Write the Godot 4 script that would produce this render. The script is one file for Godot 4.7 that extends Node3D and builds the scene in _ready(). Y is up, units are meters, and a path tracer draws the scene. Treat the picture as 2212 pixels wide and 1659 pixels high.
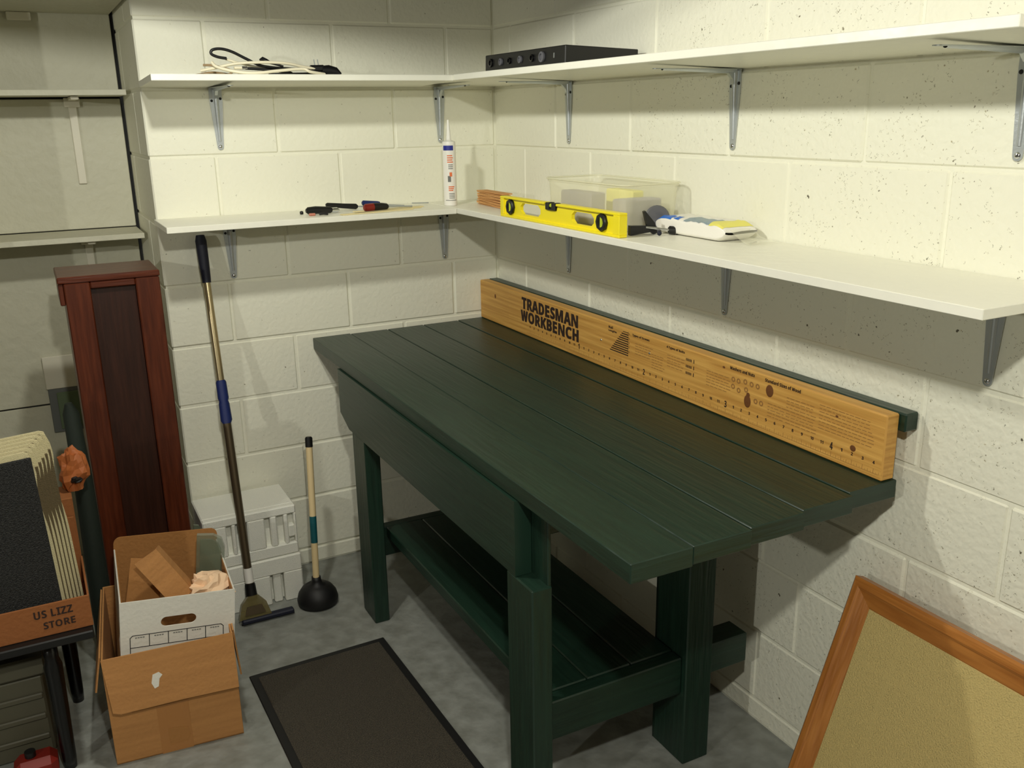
extends Node3D

# ---------------------------------------------------------------- mesh builder
class Mb:
	var st := SurfaceTool.new()
	func _init():
		st.begin(Mesh.PRIMITIVE_TRIANGLES)
	func v(p: Vector3, n: Vector3, uv := Vector2.ZERO):
		st.set_normal(n)
		st.set_uv(uv)
		st.add_vertex(p)
	# one triangle, wound so that its front looks along n
	func tri(a: Vector3, b: Vector3, c: Vector3, n: Vector3, ua := Vector2.ZERO, ub := Vector2.ZERO, uc := Vector2.ZERO):
		var g: Vector3 = (b - a).cross(c - a)
		if g.dot(n) > 0.0:
			v(a, n, ua); v(c, n, uc); v(b, n, ub)
		else:
			v(a, n, ua); v(b, n, ub); v(c, n, uc)
	func quad(a: Vector3, b: Vector3, c: Vector3, d: Vector3, n: Vector3, ua := Vector2.ZERO, ub := Vector2.ZERO, uc := Vector2.ZERO, ud := Vector2.ZERO):
		tri(a, b, c, n, ua, ub, uc)
		tri(a, c, d, n, ua, uc, ud)
	# smooth triangle with a normal for each corner
	func tris(a: Vector3, b: Vector3, c: Vector3, na: Vector3, nb: Vector3, nc: Vector3):
		var g: Vector3 = (b - a).cross(c - a)
		if g.dot(na + nb + nc) > 0.0:
			v(a, na); v(c, nc); v(b, nb)
		else:
			v(a, na); v(b, nb); v(c, nc)
	# chamfered box; grain = the axis along which texture u runs
	func box(xf: Transform3D, s: Vector3, b := 0.002, grain := 0, off := Vector2.ZERO):
		var h := s * 0.5
		b = minf(b, minf(h.x, minf(h.y, h.z)) * 0.9)
		for ax in 3:
			var u := (ax + 1) % 3
			var w := (ax + 2) % 3
			for sg in [-1.0, 1.0]:
				var n := Vector3.ZERO
				n[ax] = sg
				var q := []
				var uvs := []
				for k in [[-1, -1], [1, -1], [1, 1], [-1, 1]]:
					var p := Vector3.ZERO
					p[ax] = sg * h[ax]
					p[u] = k[0] * (h[u] - b)
					p[w] = k[1] * (h[w] - b)
					q.append(xf * p)
					var gu := grain if grain != ax else u
					var gw := w if gu == u else u
					uvs.append(Vector2(p[gu], p[gw] + ax * 0.37) + off)
				quad(q[0], q[1], q[2], q[3], (xf.basis * n).normalized(), uvs[0], uvs[1], uvs[2], uvs[3])
		for ax in 3:            # edges along ax
			var u := (ax + 1) % 3
			var w := (ax + 2) % 3
			for su in [-1.0, 1.0]:
				for sw in [-1.0, 1.0]:
					var n := Vector3.ZERO
					n[u] = su
					n[w] = sw
					var p := []
					for sa in [-1.0, 1.0]:
						var a := Vector3.ZERO
						a[ax] = sa * (h[ax] - b); a[u] = su * h[u]; a[w] = sw * (h[w] - b)
						var c := Vector3.ZERO
						c[ax] = sa * (h[ax] - b); c[u] = su * (h[u] - b); c[w] = sw * h[w]
						p.append(a); p.append(c)
					var t := []
					for k in 4:
						t.append(Vector2(p[k][grain], 0.3 + 0.1 * p[k][(grain + 1) % 3]) + off)
					quad(xf * p[0], xf * p[1], xf * p[3], xf * p[2], (xf.basis * n).normalized(), t[0], t[1], t[3], t[2])
		for sx in [-1.0, 1.0]:
			for sy in [-1.0, 1.0]:
				for sz in [-1.0, 1.0]:
					var n := Vector3(sx, sy, sz)
					tri(xf * Vector3(sx * h.x, sy * (h.y - b), sz * (h.z - b)), xf * Vector3(sx * (h.x - b), sy * h.y, sz * (h.z - b)), xf * Vector3(sx * (h.x - b), sy * (h.y - b), sz * h.z), (xf.basis * n).normalized(), off, off, off)
	# box given by its two corners
	func bb(lo: Vector3, hi: Vector3, b := 0.002, grain := 0, off := Vector2.ZERO):
		box(Transform3D(Basis(), (lo + hi) * 0.5), hi - lo, b, grain, off)
	# bar from a to c with a rectangular section, "up" gives the section's height direction
	func bar(a: Vector3, c: Vector3, wd: float, ht: float, up := Vector3.UP, b := 0.001):
		var x := (c - a).normalized()
		var z := x.cross(up).normalized()
		var y := z.cross(x).normalized()
		box(Transform3D(Basis(x, y, z), (a + c) * 0.5), Vector3((c - a).length(), ht, wd), b)
	# outline in xy pushed out along z
	func prism(poly: PackedVector2Array, z0: float, z1: float, xf := Transform3D(), smooth := false):
		if Geometry2D.is_polygon_clockwise(poly):
			var r := poly.duplicate()
			r.reverse()
			poly = r
		var idx := Geometry2D.triangulate_polygon(poly)
		for i in range(0, idx.size(), 3):
			for e in [[z0, -1.0], [z1, 1.0]]:
				var a: Vector2 = poly[idx[i]]
				var b: Vector2 = poly[idx[i + 1]]
				var c: Vector2 = poly[idx[i + 2]]
				tri(xf * Vector3(a.x, a.y, e[0]), xf * Vector3(b.x, b.y, e[0]), xf * Vector3(c.x, c.y, e[0]), (xf.basis * Vector3(0, 0, e[1])).normalized(), a, b, c)
		var m := poly.size()
		var en := []
		for i in m:
			var d: Vector2 = poly[(i + 1) % m] - poly[i]
			en.append(Vector2(d.y, -d.x).normalized())
		for i in m:
			var a: Vector2 = poly[i]
			var b: Vector2 = poly[(i + 1) % m]
			var n0: Vector2 = en[i]
			var n1: Vector2 = en[i]
			if smooth:
				n0 = (en[i] + en[(i + m - 1) % m]).normalized()
				n1 = (en[i] + en[(i + 1) % m]).normalized()
			var na := (xf.basis * Vector3(n0.x, n0.y, 0)).normalized()
			var nb := (xf.basis * Vector3(n1.x, n1.y, 0)).normalized()
			var p0 := xf * Vector3(a.x, a.y, z0)
			var p1 := xf * Vector3(b.x, b.y, z0)
			var p2 := xf * Vector3(b.x, b.y, z1)
			var p3 := xf * Vector3(a.x, a.y, z1)
			tris(p0, p1, p2, na, nb, nb)
			tris(p0, p2, p3, na, nb, na)
	# profile of (radius, height) turned round y
	func lathe(prof: Array, seg := 24, xf := Transform3D(), smooth := false, sx := 1.0):
		var m := prof.size()
		var en := []
		for i in m - 1:
			var d: Vector2 = prof[i + 1] - prof[i]
			en.append(Vector2(d.y, -d.x).normalized())
		for i in m - 1:
			var n0: Vector2 = en[i]
			var n1: Vector2 = en[i]
			if smooth:
				if i > 0: n0 = (en[i] + en[i - 1]).normalized()
				if i < m - 2: n1 = (en[i] + en[i + 1]).normalized()
			for k in seg:
				var a0 := TAU * k / seg
				var a1 := TAU * (k + 1) / seg
				var q := []
				var nn := []
				for e in [[prof[i], a0, n0], [prof[i], a1, n0], [prof[i + 1], a1, n1], [prof[i + 1], a0, n1]]:
					var r: Vector2 = e[0]
					var an: float = e[1]
					var nr: Vector2 = e[2]
					q.append(xf * Vector3(r.x * cos(an) * sx, r.y, r.x * sin(an)))
					nn.append((xf.basis * Vector3(nr.x * cos(an), nr.y, nr.x * sin(an))).normalized())
				if prof[i].x > 1e-6: tris(q[0], q[1], q[2], nn[0], nn[1], nn[2])
				if prof[i + 1].x > 1e-6: tris(q[0], q[2], q[3], nn[0], nn[2], nn[3])
	func tube(pts: Array, r, sides := 10, caps := true):
		var m := pts.size()
		var up := Vector3.UP
		var rings := []
		var nrm := []
		for i in m:
			var d: Vector3 = (pts[mini(i + 1, m - 1)] - pts[maxi(i - 1, 0)]).normalized()
			if absf(d.dot(up)) > 0.95: up = Vector3(0.31, 0.2, 0.93)
			var s := d.cross(up).normalized()
			up = s.cross(d).normalized()
			var rr: float = r[i] if r is Array else r
			var ring := []
			var rn := []
			for k in sides:
				var an := TAU * k / sides
				var n := s * cos(an) + up * sin(an)
				ring.append(pts[i] + n * rr)
				rn.append(n)
			rings.append(ring)
			nrm.append(rn)
		for i in m - 1:
			for k in sides:
				var k2 := (k + 1) % sides
				tris(rings[i][k], rings[i][k2], rings[i + 1][k2], nrm[i][k], nrm[i][k2], nrm[i + 1][k2])
				tris(rings[i][k], rings[i + 1][k2], rings[i + 1][k], nrm[i][k], nrm[i + 1][k2], nrm[i + 1][k])
		if caps:
			for e in [[0, 1], [m - 1, m - 2]]:
				var n: Vector3 = (pts[e[0]] - pts[e[1]]).normalized()
				for k in sides:
					tri(pts[e[0]], rings[e[0]][k], rings[e[0]][(k + 1) % sides], n)
	# grid of points (rows of equal length), smooth
	func sheet(rows: Array):
		var nr := rows.size()
		var nc: int = rows[0].size()
		var nn := []
		for i in nr:
			var l := []
			for j in nc:
				var du: Vector3 = rows[i][mini(j + 1, nc - 1)] - rows[i][maxi(j - 1, 0)]
				var dv: Vector3 = rows[mini(i + 1, nr - 1)][j] - rows[maxi(i - 1, 0)][j]
				l.append(du.cross(dv).normalized())
			nn.append(l)
		for i in nr - 1:
			for j in nc - 1:
				tris(rows[i][j], rows[i][j + 1], rows[i + 1][j + 1], nn[i][j], nn[i][j + 1], nn[i + 1][j + 1])
				tris(rows[i][j], rows[i + 1][j + 1], rows[i + 1][j], nn[i][j], nn[i + 1][j + 1], nn[i + 1][j])
	# lumpy ball
	func blob(c: Vector3, rad: Vector3, noise: FastNoiseLite, amp: float, nu := 20, nv := 12, flat_y := -9.0):
		var rows := []
		for i in nv + 1:
			var th := PI * i / nv
			var row := []
			for j in nu + 1:
				var ph := TAU * (j % nu) / nu
				var d := Vector3(sin(th) * cos(ph), cos(th), sin(th) * sin(ph))
				var p := c + d * rad * (1.0 + amp * noise.get_noise_3dv(d * 100.0))
				if p.y < flat_y: p.y = flat_y
				row.append(p)
			rows.append(row)
		for i in nv:
			for j in nu:
				var a: Vector3 = rows[i][j]
				var b: Vector3 = rows[i][j + 1]
				var e: Vector3 = rows[i + 1][j + 1]
				var f: Vector3 = rows[i + 1][j]
				for t in [[a, b, e], [a, e, f]]:
					var g: Vector3 = (t[1] - t[0]).cross(t[2] - t[0])
					if g.length() > 1e-12:
						g = g.normalized()
						if g.dot((t[0] + t[1] + t[2]) / 3.0 - c) < 0.0: g = -g
						tri(t[0], t[1], t[2], g)
	func add(mesh: Mesh, xf: Transform3D):
		st.append_from(mesh, 0, xf)
	func done() -> ArrayMesh:
		return st.commit()

# ---------------------------------------------------------------- scene helpers
var used := {}
var M := {}
var rng := RandomNumberGenerator.new()

func numbered(called: String) -> String:
	if not used.has(called):
		used[called] = 0
		return called
	used[called] += 1
	return "%s_%03d" % [called, used[called]]

func tag(o: Node, label: String, category: String, group := ""):
	o.set_meta("label", label)
	o.set_meta("category", category)
	if group != "": o.set_meta("group", group)

func thing(called: String, label: String, category: String, at := Vector3.ZERO, group := "", rot := Vector3.ZERO) -> Node3D:
	var o := Node3D.new()
	o.name = numbered(called)
	add_child(o)
	o.position = at
	o.rotation = rot
	tag(o, label, category, group)
	return o

func mesh_node(called: String, mesh: Mesh, mat: Material, parent: Node) -> MeshInstance3D:
	var o := MeshInstance3D.new()
	o.name = called
	o.mesh = mesh
	o.material_override = mat
	parent.add_child(o, true)
	return o

func part(called: String, b: Mb, mat: Material, parent: Node) -> MeshInstance3D:
	return mesh_node(called, b.done(), mat, parent)

# a thing that is one mesh
func single(called: String, b: Mb, mat: Material, label: String, category: String, at := Vector3.ZERO, group := "", rot := Vector3.ZERO) -> MeshInstance3D:
	var o := mesh_node(numbered(called), b.done(), mat, self)
	o.position = at
	o.rotation = rot
	tag(o, label, category, group)
	return o

func struct(called: String, b: Mb, mat: Material, label := "") -> MeshInstance3D:
	var o := mesh_node(called, b.done(), mat, self)
	o.set_meta("kind", "structure")
	if label != "": o.set_meta("label", label)
	return o

func copy_of(o: Node3D, label: String, at: Vector3, rot := Vector3.ZERO) -> Node3D:
	var c: Node3D = o.duplicate()
	var base_name: String = o.get_meta("base")
	c.name = numbered(base_name)
	add_child(c)
	c.position = at
	c.rotation = rot
	c.set_meta("label", label)
	return c

func smooth_path(p: Array, n := 6) -> Array:
	var out := []
	var m := p.size()
	for i in m - 1:
		var a: Vector3 = p[maxi(i - 1, 0)]
		var b: Vector3 = p[i]
		var c: Vector3 = p[i + 1]
		var d: Vector3 = p[mini(i + 2, m - 1)]
		for k in n:
			out.append(b.cubic_interpolate(c, a, d, float(k) / n))
	out.append(p[m - 1])
	return out

# ---------------------------------------------------------------- textures and materials
func noise(sd: int, fr: float, oct := 4) -> FastNoiseLite:
	var f := FastNoiseLite.new()
	f.seed = sd
	f.frequency = fr
	f.fractal_octaves = oct
	return f

func grey(sd: int, w: int, h: int, fr: float, oct := 4) -> Image:
	var i := noise(sd, fr, oct).get_seamless_image(w, h)
	i.convert(Image.FORMAT_L8)
	return i

# grain runs along u: a narrow noise pulled long
func grain_image(sd: int, w := 512, h := 512, pull := 16, fr := 0.05) -> Image:
	var i := grey(sd, w / pull, h, fr, 4)
	i.resize(w, h, Image.INTERPOLATE_CUBIC)
	return i

func tinted(src: Image, lo: Color, hi: Color, power := 1.0) -> ImageTexture:
	var w := src.get_width()
	var h := src.get_height()
	var d := src.get_data()
	var lut := []
	for k in 256:
		var c := lo.lerp(hi, pow(k / 255.0, power))
		lut.append([int(c.r * 255), int(c.g * 255), int(c.b * 255)])
	var o := PackedByteArray()
	o.resize(w * h * 3)
	for k in w * h:
		var c: Array = lut[d[k]]
		o[k * 3] = c[0]
		o[k * 3 + 1] = c[1]
		o[k * 3 + 2] = c[2]
	return ImageTexture.create_from_image(Image.create_from_data(w, h, false, Image.FORMAT_RGB8, o))

func bumps(src: Image, strength: float) -> ImageTexture:
	var i := src.duplicate()
	i.convert(Image.FORMAT_RGBA8)
	i.bump_map_to_normal_map(strength)
	return ImageTexture.create_from_image(i)

func plain(c: Color, rough := 0.6, metal := 0.0) -> StandardMaterial3D:
	var m := StandardMaterial3D.new()
	m.albedo_color = c
	m.roughness = rough
	m.metallic = metal
	return m

func rough_mat(c: Color, rough: float, tex: Texture2D, nrm: Texture2D, nscale: float, scale: float, tri := true) -> StandardMaterial3D:
	var m := plain(c, rough)
	if tex: m.albedo_texture = tex
	if nrm:
		m.normal_enabled = true
		m.normal_texture = nrm
		m.normal_scale = nscale
	m.uv1_triplanar = tri
	m.uv1_scale = Vector3.ONE * scale
	return m

# painted block: white with little holes where the paint did not reach
func pitted(sd: int, count: int, clump: float) -> ImageTexture:
	var w := 1024
	var img := Image.create(w, w, false, Image.FORMAT_RGB8)
	img.fill(Color(1, 1, 1))
	var r := RandomNumberGenerator.new()
	r.seed = sd
	var f := noise(sd + 5, 0.006, 3)
	var done_n := 0
	while done_n < count:
		var x := r.randi_range(0, w - 1)
		var y := r.randi_range(0, w - 1)
		if f.get_noise_2d(x, y) < clump * r.randf():
			if r.randf() < 0.85: continue
		done_n += 1
		var sz := 0.3 + absf(r.randfn(0.0, 0.42))
		if r.randf() < 0.05: sz *= 1.8
		var dark := r.randf_range(0.3, 0.75)
		var col := Color(dark, dark * 0.95, dark * 0.84)
		var px := float(x)
		var py := float(y)
		for s in r.randi_range(1, 4):
			for dx in range(-4, 5):
				for dy in range(-4, 5):
					var dd := sqrt(dx * dx + dy * dy)
					if dd <= sz:
						var ix := posmod(int(px) + dx, w)
						var iy := posmod(int(py) + dy, w)
						img.set_pixel(ix, iy, img.get_pixel(ix, iy).lerp(col, clampf(sz - dd + 0.25, 0.0, 1.0)))
			px += r.randf_range(-2.5, 2.5)
			py += r.randf_range(-2.5, 2.5)
			sz *= 0.8
	return ImageTexture.create_from_image(img)

func make_materials():
	var g1 := grey(11, 512, 512, 0.03, 5)
	var g2 := grey(12, 512, 512, 0.09, 3)
	var g3 := grey(13, 256, 256, 0.35, 2)
	var n1 := bumps(g1, 6.0)
	var n2 := bumps(g2, 5.0)
	var n3 := bumps(g3, 5.0)
	var gr := grain_image(21)
	var gr2 := grain_image(22, 512, 512, 32, 0.09)
	var ngr := bumps(gr, 5.0)
	var ngr2 := bumps(gr2, 4.0)
	var wall_c := Color(0.925, 0.92, 0.85)
	M.block = rough_mat(wall_c, 0.6, pitted(31, 220, 0.3), n2, 0.10, 1.0)
	M.block_pitted = rough_mat(wall_c, 0.6, pitted(32, 3200, 0.5), n2, 0.14, 1.0)
	M.mortar = rough_mat(wall_c, 0.65, null, n2, 0.12, 1.3)
	M.far_wall = rough_mat(Color(0.42, 0.38, 0.32), 0.8, null, n2, 0.12, 1.3)
	M.panel = rough_mat(Color(0.78, 0.77, 0.69), 0.55, null, n1, 0.2, 1.2)
	M.floor = rough_mat(Color(0.60, 0.61, 0.59), 0.42, tinted(g1, Color(0.80, 0.80, 0.78), Color(1, 1, 1)), n1, 0.25, 0.8)
	M.ceiling = rough_mat(Color(0.36, 0.29, 0.21), 0.8, null, n1, 0.3, 1.0)
	M.melamine = rough_mat(Color(0.94, 0.935, 0.88), 0.38, null, n1, 0.08, 1.0)
	M.zinc = rough_mat(Color(0.74, 0.76, 0.77), 0.36, null, n1, 0.1, 6.0)
	M.zinc.metallic = 0.6
	M.chrome = plain(Color(0.85, 0.86, 0.88), 0.15, 1.0)
	M.dark_hole = plain(Color(0.1, 0.1, 0.1), 0.8)
	M.cream_metal = plain(Color(0.86, 0.84, 0.77), 0.45)
	M.bench = rough_mat(Color(0.115, 0.215, 0.165), 0.38, tinted(gr, Color(0.80, 0.80, 0.80), Color(1, 1, 1)), ngr, 0.16, 2.0, false)
	M.bench_scuff = plain(Color(0.07, 0.13, 0.11), 0.6)
	M.pine = rough_mat(Color(0.87, 0.68, 0.36), 0.55, tinted(gr2, Color(0.86, 0.80, 0.72), Color(1, 1, 1)), ngr2, 0.15, 1.4, false)
	M.knot = plain(Color(0.42, 0.25, 0.10), 0.7)
	M.ink = plain(Color(0.17, 0.10, 0.07), 0.75)
	M.ink_faint = plain(Color(0.60, 0.43, 0.22), 0.75)
	M.cherry = rough_mat(Color(0.37, 0.165, 0.08), 0.36, tinted(gr, Color(0.72, 0.66, 0.62), Color(1, 1, 1)), ngr, 0.15, 2.2, false)
	M.cherry_dark = rough_mat(Color(0.22, 0.105, 0.062), 0.42, tinted(gr, Color(0.72, 0.66, 0.62), Color(1, 1, 1)), ngr, 0.15, 2.2, false)
	M.oak = rough_mat(Color(0.74, 0.49, 0.23), 0.38, tinted(gr, Color(0.80, 0.74, 0.66), Color(1, 1, 1)), ngr, 0.2, 2.2, false)
	M.cork = rough_mat(Color(0.83, 0.75, 0.50), 0.9, tinted(g3, Color(0.86, 0.84, 0.80), Color(1, 1, 1)), n3, 0.4, 3.0)
	M.kraft = rough_mat(Color(0.74, 0.53, 0.31), 0.8, tinted(gr, Color(0.92, 0.91, 0.90), Color(1, 1, 1)), n2, 0.12, 1.5)
	M.kraft_dark = rough_mat(Color(0.56, 0.34, 0.17), 0.85, null, n2, 0.12, 1.5)
	M.kraft_in = rough_mat(Color(0.66, 0.46, 0.25), 0.85, null, n2, 0.12, 1.5)
	M.kraft_tape = plain(Color(0.68, 0.47, 0.26), 0.3)
	M.paper_white = rough_mat(Color(0.88, 0.87, 0.83), 0.6, null, n2, 0.08, 1.5)
	M.crumpled = plain(Color(0.93, 0.80, 0.66), 0.85)
	M.black_ink = plain(Color(0.09, 0.09, 0.09), 0.7)
	M.foam = rough_mat(Color(0.93, 0.93, 0.89), 0.75, null, n3, 0.35, 4.0)
	M.rubber = plain(Color(0.045, 0.045, 0.05), 0.55)
	M.black = plain(Color(0.06, 0.06, 0.062), 0.45)
	M.black_gloss = plain(Color(0.03, 0.03, 0.035), 0.25)
	M.mat_pile = rough_mat(Color(0.46, 0.43, 0.37), 0.95, tinted(g3, Color(0.30, 0.29, 0.27), Color(1, 1, 1), 1.2), n3, 1.0, 3.5)
	M.dark_pile = rough_mat(Color(0.22, 0.22, 0.215), 0.95, tinted(g2, Color(0.5, 0.5, 0.5), Color(1, 1, 1), 1.2), n3, 0.8, 3.0)
	M.cream_foam = rough_mat(Color(0.80, 0.76, 0.60), 0.85, null, n3, 0.5, 5.0)
	M.cream_rib = rough_mat(Color(0.36, 0.31, 0.21), 0.85, null, n3, 0.5, 5.0)
	M.blue = plain(Color(0.10, 0.16, 0.38), 0.5)
	M.navy = plain(Color(0.06, 0.075, 0.16), 0.6)
	M.pole = plain(Color(0.70, 0.64, 0.50), 0.28, 0.8)
	M.pole_dark = plain(Color(0.42, 0.37, 0.29), 0.35, 0.7)
	M.handle_wood = rough_mat(Color(0.88, 0.79, 0.60), 0.5, null, ngr, 0.1, 3.0, false)
	M.teal = plain(Color(0.04, 0.33, 0.36), 0.5)
	M.red = plain(Color(0.50, 0.11, 0.07), 0.45)
	M.level_yellow = plain(Color(0.97, 0.90, 0.13), 0.4)
	M.vial = plain(Color(0.72, 0.78, 0.22), 0.15)
	M.white_plastic = plain(Color(0.94, 0.93, 0.90), 0.35)
	M.label_yellow = plain(Color(0.93, 0.90, 0.45), 0.5)
	M.label_blue = plain(Color(0.15, 0.42, 0.80), 0.4)
	M.label_grey = plain(Color(0.55, 0.62, 0.66), 0.4)
	M.lavender = plain(Color(0.66, 0.64, 0.68), 0.5)
	M.grey_plastic = plain(Color(0.36, 0.36, 0.38), 0.5)
	M.tote = plain(Color(0.32, 0.31, 0.25), 0.5)
	M.orange = plain(Color(0.66, 0.37, 0.18), 0.6)
	M.green_dark = plain(Color(0.10, 0.14, 0.11), 0.7)
	M.card_green = plain(Color(0.38, 0.44, 0.33), 0.5)
	M.card_slate = plain(Color(0.42, 0.43, 0.42), 0.5)
	M.cable_white = plain(Color(0.92, 0.89, 0.78), 0.45)
	M.cable_tan = plain(Color(0.68, 0.58, 0.44), 0.5)
	M.shim = rough_mat(Color(0.94, 0.72, 0.46), 0.7, tinted(gr2, Color(0.82, 0.76, 0.70), Color(1, 1, 1)), null, 0.0, 3.0, false)
	M.stick = plain(Color(0.90, 0.84, 0.64), 0.65)
	M.pink = plain(Color(0.75, 0.48, 0.40), 0.5)
	M.orange_print = plain(Color(0.90, 0.46, 0.26), 0.5)
	M.blue_print = plain(Color(0.13, 0.17, 0.55), 0.4)
	var cl := plain(Color(0.93, 0.92, 0.82, 0.20), 0.12)
	cl.transparency = BaseMaterial3D.TRANSPARENCY_ALPHA
	cl.cull_mode = BaseMaterial3D.CULL_DISABLED
	M.clear = cl
	var fog := plain(Color(0.94, 0.93, 0.82, 0.42), 0.3)
	fog.transparency = BaseMaterial3D.TRANSPARENCY_ALPHA
	fog.cull_mode = BaseMaterial3D.CULL_DISABLED
	M.frosted = fog
	var smoke := plain(Color(0.45, 0.50, 0.42, 0.45), 0.12)
	smoke.transparency = BaseMaterial3D.TRANSPARENCY_ALPHA
	smoke.cull_mode = BaseMaterial3D.CULL_DISABLED
	M.smoke = smoke
	var amber := plain(Color(0.46, 0.42, 0.26, 0.72), 0.2)
	amber.transparency = BaseMaterial3D.TRANSPARENCY_ALPHA
	M.amber = amber
	var gl := plain(Color(1, 0.95, 0.75), 0.4)
	gl.emission_enabled = true
	gl.emission = Color(1.0, 0.93, 0.66)
	gl.emission_energy_multiplier = 6.0
	M.bulb = gl
	M.porcelain = plain(Color(0.90, 0.89, 0.86), 0.25)

# lettering scaled into a box w by h whose lower left corner is at xf's origin
func letters(b: Mb, text: String, w: float, h: float, xf: Transform3D, embolden := 0.0, depth := 0.0008):
	var sf := SystemFont.new()
	sf.font_names = PackedStringArray(["Droid Sans"])
	sf.font_weight = 700
	var f: Font = sf
	if embolden > 0.0:
		var fv := FontVariation.new()
		fv.base_font = sf
		fv.variation_embolden = embolden
		f = fv
	var t := TextMesh.new()
	t.font = f
	t.font_size = 48
	t.pixel_size = 0.01
	t.depth = 0.02
	t.curve_step = 1.0
	t.text = text
	var a := t.get_mesh_arrays()
	var am := ArrayMesh.new()
	am.add_surface_from_arrays(Mesh.PRIMITIVE_TRIANGLES, a)
	var bx := am.get_aabb()
	var sc := Vector3(w / bx.size.x, h / bx.size.y, depth / bx.size.z)
	var loc := Transform3D(Basis.from_scale(sc), -bx.position * sc)
	b.add(am, xf * loc)

# ---------------------------------------------------------------- lamps
func bulb(at: Vector3, energy: float, col: Color, label: String, top: float):
	var o := thing("light_bulb", label, "light bulb", Vector3(at.x, top, at.z), "bare bulbs on the ceiling")
	var h := at.y - top
	var p := Mb.new()
	p.lathe([Vector2(0.0, 0.0), Vector2(0.055, 0.0), Vector2(0.057, -0.012), Vector2(0.035, -0.03), Vector2(0.026, h + 0.055), Vector2(0.0, h + 0.055)], 24)
	part("lampholder", p, M.porcelain, o)
	var g := Mb.new()
	var pr := []
	for i in 13:
		var a := PI * i / 12.0
		pr.append(Vector2(maxf(0.033 * sin(a), 0.0), h - 0.033 * cos(a)))
	pr[12] = Vector2(0.012, h + 0.054)
	g.lathe(pr, 20, Transform3D(), true)
	part("glass", g, M.bulb, o)
	var l := OmniLight3D.new()
	l.name = "lamp"
	l.light_color = col
	l.light_energy = energy
	l.light_size = 0.033
	l.omni_range = 14.0
	l.omni_attenuation = 2.0
	l.shadow_enabled = true
	o.add_child(l)
	l.position = Vector3(0, h, 0)

const TOP := 2.25

func _ready():
	rng.seed = 7
	# camera
	var cam := Camera3D.new()
	cam.name = "camera"
	var bs := Basis(Vector3.UP, -0.47851989987) * Basis(Vector3.RIGHT, -0.286096725) * Basis(Vector3.BACK, -0.017305152)
	add_child(cam)
	cam.transform = Transform3D(bs, Vector3(-1.56275527, 1.59966030, 3.11427722))
	cam.keep_aspect = Camera3D.KEEP_HEIGHT
	cam.fov = rad_to_deg(2.0 * atan(829.5 / 1986.5309))
	cam.near = 0.05
	cam.far = 60.0
	cam.current = true
	# environment: a closed basement, no daylight
	var we := WorldEnvironment.new()
	we.name = "environment"
	var env := Environment.new()
	env.background_mode = Environment.BG_COLOR
	env.background_color = Color(0, 0, 0)
	env.ambient_light_source = Environment.AMBIENT_SOURCE_DISABLED
	env.tonemap_mode = Environment.TONE_MAPPER_LINEAR
	env.tonemap_exposure = 0.765
	env.sdfgi_enabled = true
	env.ssao_enabled = true
	env.ssil_enabled = true
	we.environment = env
	add_child(we)
	make_materials()
	# lamps: bare bulbs in porcelain holders on the low ceiling
	var warm := Color(1.0, 1.0, 0.955)
	bulb(Vector3(-1.25, 2.09, 1.12), 1.12, warm, "bare warm bulb on the ceiling above the cherry wood panel", TOP)
	bulb(Vector3(-1.40, 2.12, 2.95), 2.2, warm, "bare warm bulb on the ceiling in the middle of the basement", TOP)
	bulb(Vector3(-4.20, 1.92, 3.05), 2.8, warm, "bare warm bulb on the ceiling at the far side of the basement", TOP)
	room()
	shelves()
	brackets()
	workbench()
	floor_things()
	left_corner()
	upper_shelf_things()
	tools()
	lower_shelf_things()

# ---------------------------------------------------------------- the room
func course_y(k: int) -> float:
	return 0.0634 + 0.2032 * k

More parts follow.
